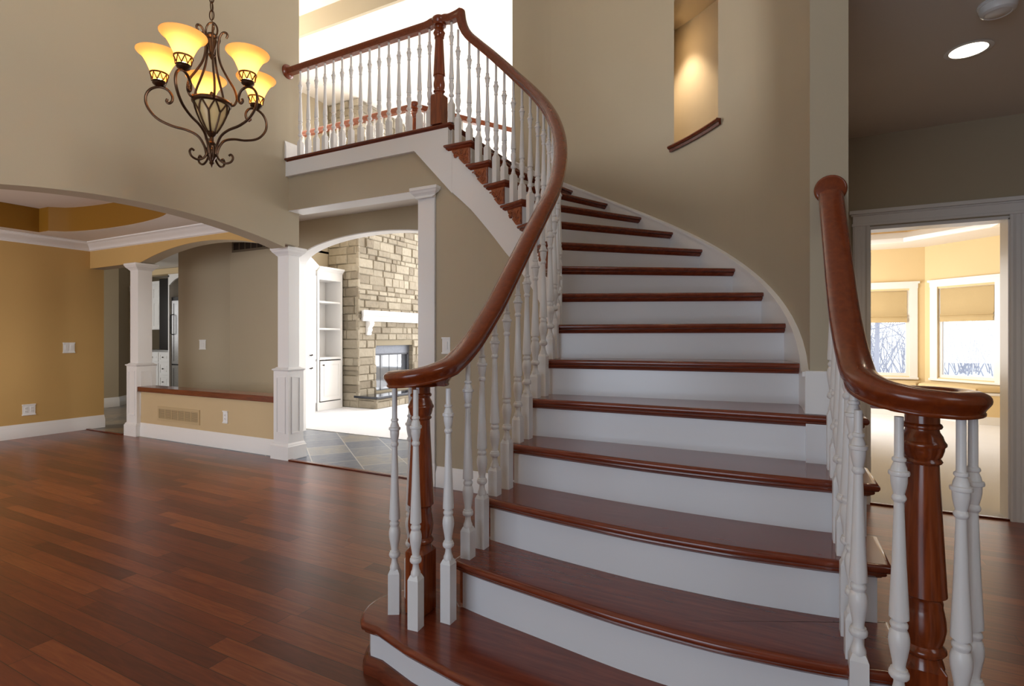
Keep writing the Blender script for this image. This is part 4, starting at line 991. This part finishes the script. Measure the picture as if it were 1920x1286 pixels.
# ---- bedroom with a bay of windows
CB = Vector((2.13, 10.72)); db = Vector((.7071, -.7071)); nb = Vector((-.7071, -.7071))   # right bay wall, inward normal
def wall_with_window(fn, L, w0, w1, s0, s1, top):
    g = G()
    for (a, b, c, d) in [(0, w0, 0, top), (w1, L, 0, top), (w0, w1, 0, s0), (w0, w1, s1, top)]:
        g.extr([(a, c), (b, c), (b, d), (a, d)], lambda u, z: fn(u, z, 0), lambda u, z: fn(u, z, -.14))
    return g
WL = lambda u, z, o: (CB.x - u, CB.y - o, z)                # far bay wall, u runs towards -X
WR = lambda u, z, o: (CB.x + db.x * u + nb.x * o, CB.y + db.y * u + nb.y * o, z)
S0, S1 = .60, 2.02
struct('wall_bedroom_back', wall_with_window(WL, 2.1, .20, .98, S0, S1, 2.75), CREAM)
struct('wall_bedroom_bay', wall_with_window(WR, 1.5, .19, .98, S0, S1, 2.75), CREAM)
e1 = CB + db * 1.5
struct('wall_bedroom_right', G().box(e1.x, e1.x + .14, 4.85, e1.y + .05, 0, 2.75), CREAM)
struct('wall_bedroom_left', G().box(.0, .10, 4.85, 8.2, 0, 2.75).box(.0, .10, 8.2, 10.2, 0, .5).box(.0, .10, 8.2, 10.2, 2.3, 2.75).box(.0, .10, 10.2, 10.9, 0, 2.75), CREAM)
struct('wall_bedroom_front', G().box(.10, .605, 4.85, 4.87, 0, 2.75).box(1.395, e1.x, 4.85, 4.87, 0, 2.75).box(.605, 1.395, 4.85, 4.87, 2.06, 2.75), CREAM)
# ceiling with an octagonal tray
ti = [(.75, 6.0), (2.5, 6.0), (2.62, 6.12), (2.62, 9.05), (1.75, 9.92), (.95, 9.92), (.65, 9.62), (.65, 6.1)]
to = [(.0, 4.85), (e1.x + .1, 4.85), (e1.x + .1, 4.9), (e1.x + .1, e1.y), (CB.x + .1, CB.y + .1), (.5, CB.y + .1), (.0, CB.y + .1), (.0, 4.9)]
g = G()
for i in range(8):
    j = (i + 1) % 8
    g.add([(*to[i], 2.72), (*to[j], 2.72), (*ti[j], 2.72), (*ti[i], 2.72)], [(0, 1, 2, 3)])
struct('ceiling_bedroom', g, CEIL)
g = G()
for i in range(8):
    j = (i + 1) % 8; g.add([(*ti[i], 2.72), (*ti[j], 2.72), (*ti[j], 3.02), (*ti[i], 3.02)], [(0, 1, 2, 3)])
struct('wall_bedroom_tray', g, paint('tan_tray_paint', srgb(206, 172, 120), .6, .03))
struct('ceiling_bedroom_tray', G().box(.3, 3.0, 5.6, 10.4, 3.02, 3.06), CEIL)
struct('trim_bedroom_tray_crown', G().sweep([(*p, 2.72) for p in ti], [(-.13, 0), (-.13, .03), (-.10, .05), (-.05, .10), (-.02, .12), (0, .135), (.0, -.02), (-.04, -.03), (-.12, -.03)], closed=True), WHITE)
def window(n, fn, u0, u1):
    f = G()
    f.frame(fn, u0, u1, S0, S1, .048, -.09, -.03)
    w = struct('window_%d' % n, f, WHITE, smooth=0)
    obj('pane', G().extr([(u0, S0), (u1, S0), (u1, S1), (u0, S1)], lambda u, z: fn(u, z, -.055), lambda u, z: fn(u, z, -.061)), GLASS, w, smooth=0)
    k = G()
    for (a, b) in ((u0 - .10, u0 + .005), (u1 - .005, u1 + .10)):
        k.extr([(a, S0 - .016), (b, S0 - .016), (b, S1 + .03), (a, S1 + .03)], lambda u, z: fn(u, z, 0), lambda u, z: fn(u, z, .022))
    obj('window_casing', k, WHITE, w, smooth=0)
    h = G()
    for (a, b, c, d, o) in [(u0 - .105, u1 + .105, S1 + .03, S1 + .105, .026), (u0 - .125, u1 + .125, S1 + .105, S1 + .14, .05)]:
        h.extr([(a, c), (b, c), (b, d), (a, d)], lambda u, z: fn(u, z, 0), lambda u, z: fn(u, z, o))
    obj('window_header', h, WHITE, w, smooth=0)
    obj('window_sill', G().extr([(u0 - .11, S0 - .05), (u1 + .11, S0 - .05), (u1 + .11, S0 - .015), (u0 - .11, S0 - .015)], lambda u, z: fn(u, z, 0), lambda u, z: fn(u, z, .045)), WHITE, w, bevel=.004, smooth=0)
    return w
window(1, WL, .20, .98); window(2, WR, .19, .98)
def shade(label, fn, u0, u1, ztop, zbot):
    t = thing('roman_shade', label, 'window shade', fn((u0 + u1) / 2, ztop, 0), 'roman shades in the bedroom bay')
    rows = [(ztop + .012, .020), (ztop - .09, .018), (ztop - .20, .019), (zbot + .125, .020), (zbot + .112, .040), (zbot + .10, .044), (zbot + .088, .022), (zbot + .075, .028), (zbot + .06, .042), (zbot, .036)]
    g = G(); n = 14
    rr_ = random.Random(int(u0 * 100))
    for (z, o) in rows:
        for i in range(n + 1):
            u = u0 + (u1 - u0) * i / n; g.v.append(fn(u, z, o - .035 + rr_.uniform(-.003, .003)))
    for (z, o) in rows[::-1]:
        for i in range(n + 1):
            u = u0 + (u1 - u0) * i / n; g.v.append(fn(u, z, o - .043))
    R2 = len(rows) * 2
    for r in range(R2 - 1):
        for i in range(n): a = r * (n + 1) + i; g.f.append((a, a + 1, a + n + 2, a + n + 1))
    obj('fabric_panel', g, FABRIC, t, smooth=60)
    obj('head_rail', G().extr([(u0, ztop), (u1, ztop), (u1, ztop + .03), (u0, ztop + .03)], lambda u, z: fn(u, z, -.05), lambda u, z: fn(u, z, -.02)), FABRIC, t, smooth=0)
    return t
shade('smooth tan roman shade in the narrow left bedroom window', WL, .235, .955, 1.985, 1.49)
shade('crinkled tan roman shade in the wide right bedroom window', WR, .222, .948, 1.985, 1.49)
# window seat
ws = thing('window_seat', 'cream built-in window seat below the bedroom bay windows', 'window seat', (2.0, 10.2, 0))
si = [(.10, CB.y - .50), (CB.x - .21, CB.y - .50), (CB.x - .21 + .62, CB.y - .50 - .62), (CB.x + .62 + .36 - .0, CB.y - .62 - .12 - .25)]
s2 = [(.10, CB.y - .005), (CB.x - .002, CB.y - .005), (e1.x - .01, e1.y - .0)]
seatp = [(.105, CB.y - .50), (CB.x - .207, CB.y - .50), (CB.x - .207 + .60, CB.y - .50 - .60), (e1.x - .02, CB.y - 1.10), (e1.x - .02, e1.y + .03), (CB.x - .004, CB.y - .008), (.105, CB.y - .008)]
obj('seat_box', G().prism(offset(seatp, .012), 0, .42), CREAM, ws, smooth=0)
obj('seat_top', G().prism(seatp, .42, .455), WHITE, ws, bevel=.006, smooth=0)
obj('seat_baseboard', G().prism(offset(seatp, .002), 0, .12), WHITE, ws, smooth=0)
def cushion(label, poly):
    o = obj('seat_cushion', G().slab(poly, .53, [(.03, 0), (.012, -.006), (.003, -.018), (0, -.03), (0, -.05), (.004, -.068), (.014, -.074)]), CUSHION, smooth=50)
    tag(o, label, 'cushion', 'cushions on the window seat')
cx_ = CB.x - .207
cushion('long buff seat cushion below the narrow left bedroom window', [(.5, CB.y - .47), (cx_ + .0, CB.y - .47), (CB.x - .06, CB.y - .06), (.5, CB.y - .06)])
cushion('long buff seat cushion below the wide right bedroom window', [(cx_ + .025, CB.y - .49), (cx_ + .58, CB.y - 1.045), (CB.x + .84, CB.y - .93), (CB.x + .0, CB.y - .085)])
cushion('short buff end cushion at the right end of the window seat', [(cx_ + .60, CB.y - 1.065), (e1.x - .06, CB.y - 1.075), (e1.x - .06, e1.y - .02), (CB.x + .86, CB.y - .95)])
# ---- outside
struct('ground', G().box(-20, 40, 10.9, 80, -.5, -.3).box(6.2, 40, -5, 10.9, -.5, -.3), SNOW)
rt = random.Random(11)
def tree(x, y, h, label):
    t = thing('bare_tree', label, 'tree', (x, y, -.3), 'bare winter trees outside the bedroom')
    obj('trunk', G().tube([(x, y, -.3), (x + rt.uniform(-.1, .1), y, h * .4), (x + rt.uniform(-.3, .3), y, h)], .07, 7, [.09, .06, .015]), BARK, t)
    g = G()
    for i in range(46):
        z = h * rt.uniform(.12, .95); a = rt.uniform(0, 6.28); L = rt.uniform(.5, 1.6)
        p = Vector((x, y, z)); q = p + Vector((math.cos(a) * L, math.sin(a) * L, rt.uniform(-.1, .8) * L)); mdl = p.lerp(q, .5) + Vector((rt.uniform(-.1, .1), 0, rt.uniform(-.15, .1)))
        g.tube([p, mdl, q], .015, 5, [.022, .014, .005])
        for j in range(3):
            s_ = p.lerp(q, rt.uniform(.3, .95)); g.tube([s_, s_ + Vector((rt.uniform(-.5, .5), rt.uniform(-.5, .5), rt.uniform(-.1, .6)))], .008, 4, [.009, .003])
    obj('branches', g, BARK, t)
for (x, y, h, lb) in [(3.55, 18.5, 5.0, 'bare winter tree centred in the narrow left bedroom window'), (3.15, 23, 7, 'slim bare winter tree at the edge of the narrow left bedroom window'), (5.9, 18.6, 5.8, 'bare winter tree at the left edge of the wide bedroom window'), (6.5, 16.6, 4.6, 'bare winter tree in the middle of the wide bedroom window'), (8.0, 18.2, 6.2, 'bare winter tree at the right edge of the wide bedroom window'), (7.4, 22, 6.5, 'distant bare winter tree deep behind the wide bedroom window')]:
    tree(x, y, h, lb)
g = G(); rk = random.Random(5)
for i in range(240):
    x = rk.uniform(2.6, 12.5); y = rk.uniform(26.5, 31); z = -.3
    p = Vector((x, y, z)); h = rk.uniform(1.0, 3.4); lean = Vector((rk.uniform(-.5, .5), rk.uniform(-.3, .3), 1)) * h
    g.tube([p, p + lean * .5 + Vector((rk.uniform(-.1, .1), 0, 0)), p + lean], .02, 4, [.026, .016, .006])
    for j in range(2):
        q = p + lean * rk.uniform(.3, .8); g.tube([q, q + Vector((rk.uniform(-.7, .7), rk.uniform(-.3, .3), rk.uniform(.1, .7)))], .01, 4, [.012, .004])
tk = obj('bare_thicket', g, BARK, smooth=0); tag(tk, 'tangle of bare winter brush on the snow far outside the bedroom windows', 'brush'); tk['kind'] = 'stuff'
# ================================================================== PASSAGE CEILING FITTINGS
dl = thing('recessed_downlight', 'lit round recessed downlight in the passage ceiling', 'downlight', (.885, 3.535, 2.75))
obj('trim_ring', G().lathe([(.078, 2.752), (.098, 2.748), (.102, 2.7455), (.098, 2.744), (.080, 2.744), (.076, 2.752)], (.885, 3.535, 0), 32, cap=False), WHITE, dl)
obj('lamp_lens', G().lathe([(.001, 2.7465), (.079, 2.7465), (.079, 2.7495), (.001, 2.7495)], (.885, 3.535, 0), 32), emit('downlight_lens', (1, .9, .72, 1), 9), dl)
dsp = bpy.data.lights.new('downlight_beam', 'SPOT'); dsp.energy = 30; dsp.color = (1, .78, .5); dsp.spot_size = R_(112); dsp.spot_blend = .9; dsp.shadow_soft_size = .07
do_ = bpy.data.objects.new('downlight_beam', dsp); COL.objects.link(do_); do_.location = (.885, 3.535, 2.735)
sd = thing('smoke_detector', 'round white smoke detector on the passage ceiling', 'smoke detector', (.88, 3.10, 2.75))
obj('mounting_base', G().lathe([(.001, 2.75), (.072, 2.75), (.074, 2.742), (.070, 2.736), (.001, 2.736)], (.88, 3.10, 0), 32), PLATE, sd)
obj('body', G().lathe([(.066, 2.737), (.068, 2.725), (.062, 2.708), (.050, 2.700), (.046, 2.703), (.040, 2.700), (.001, 2.699)], (.88, 3.10, 0), 32), PLATE, sd)
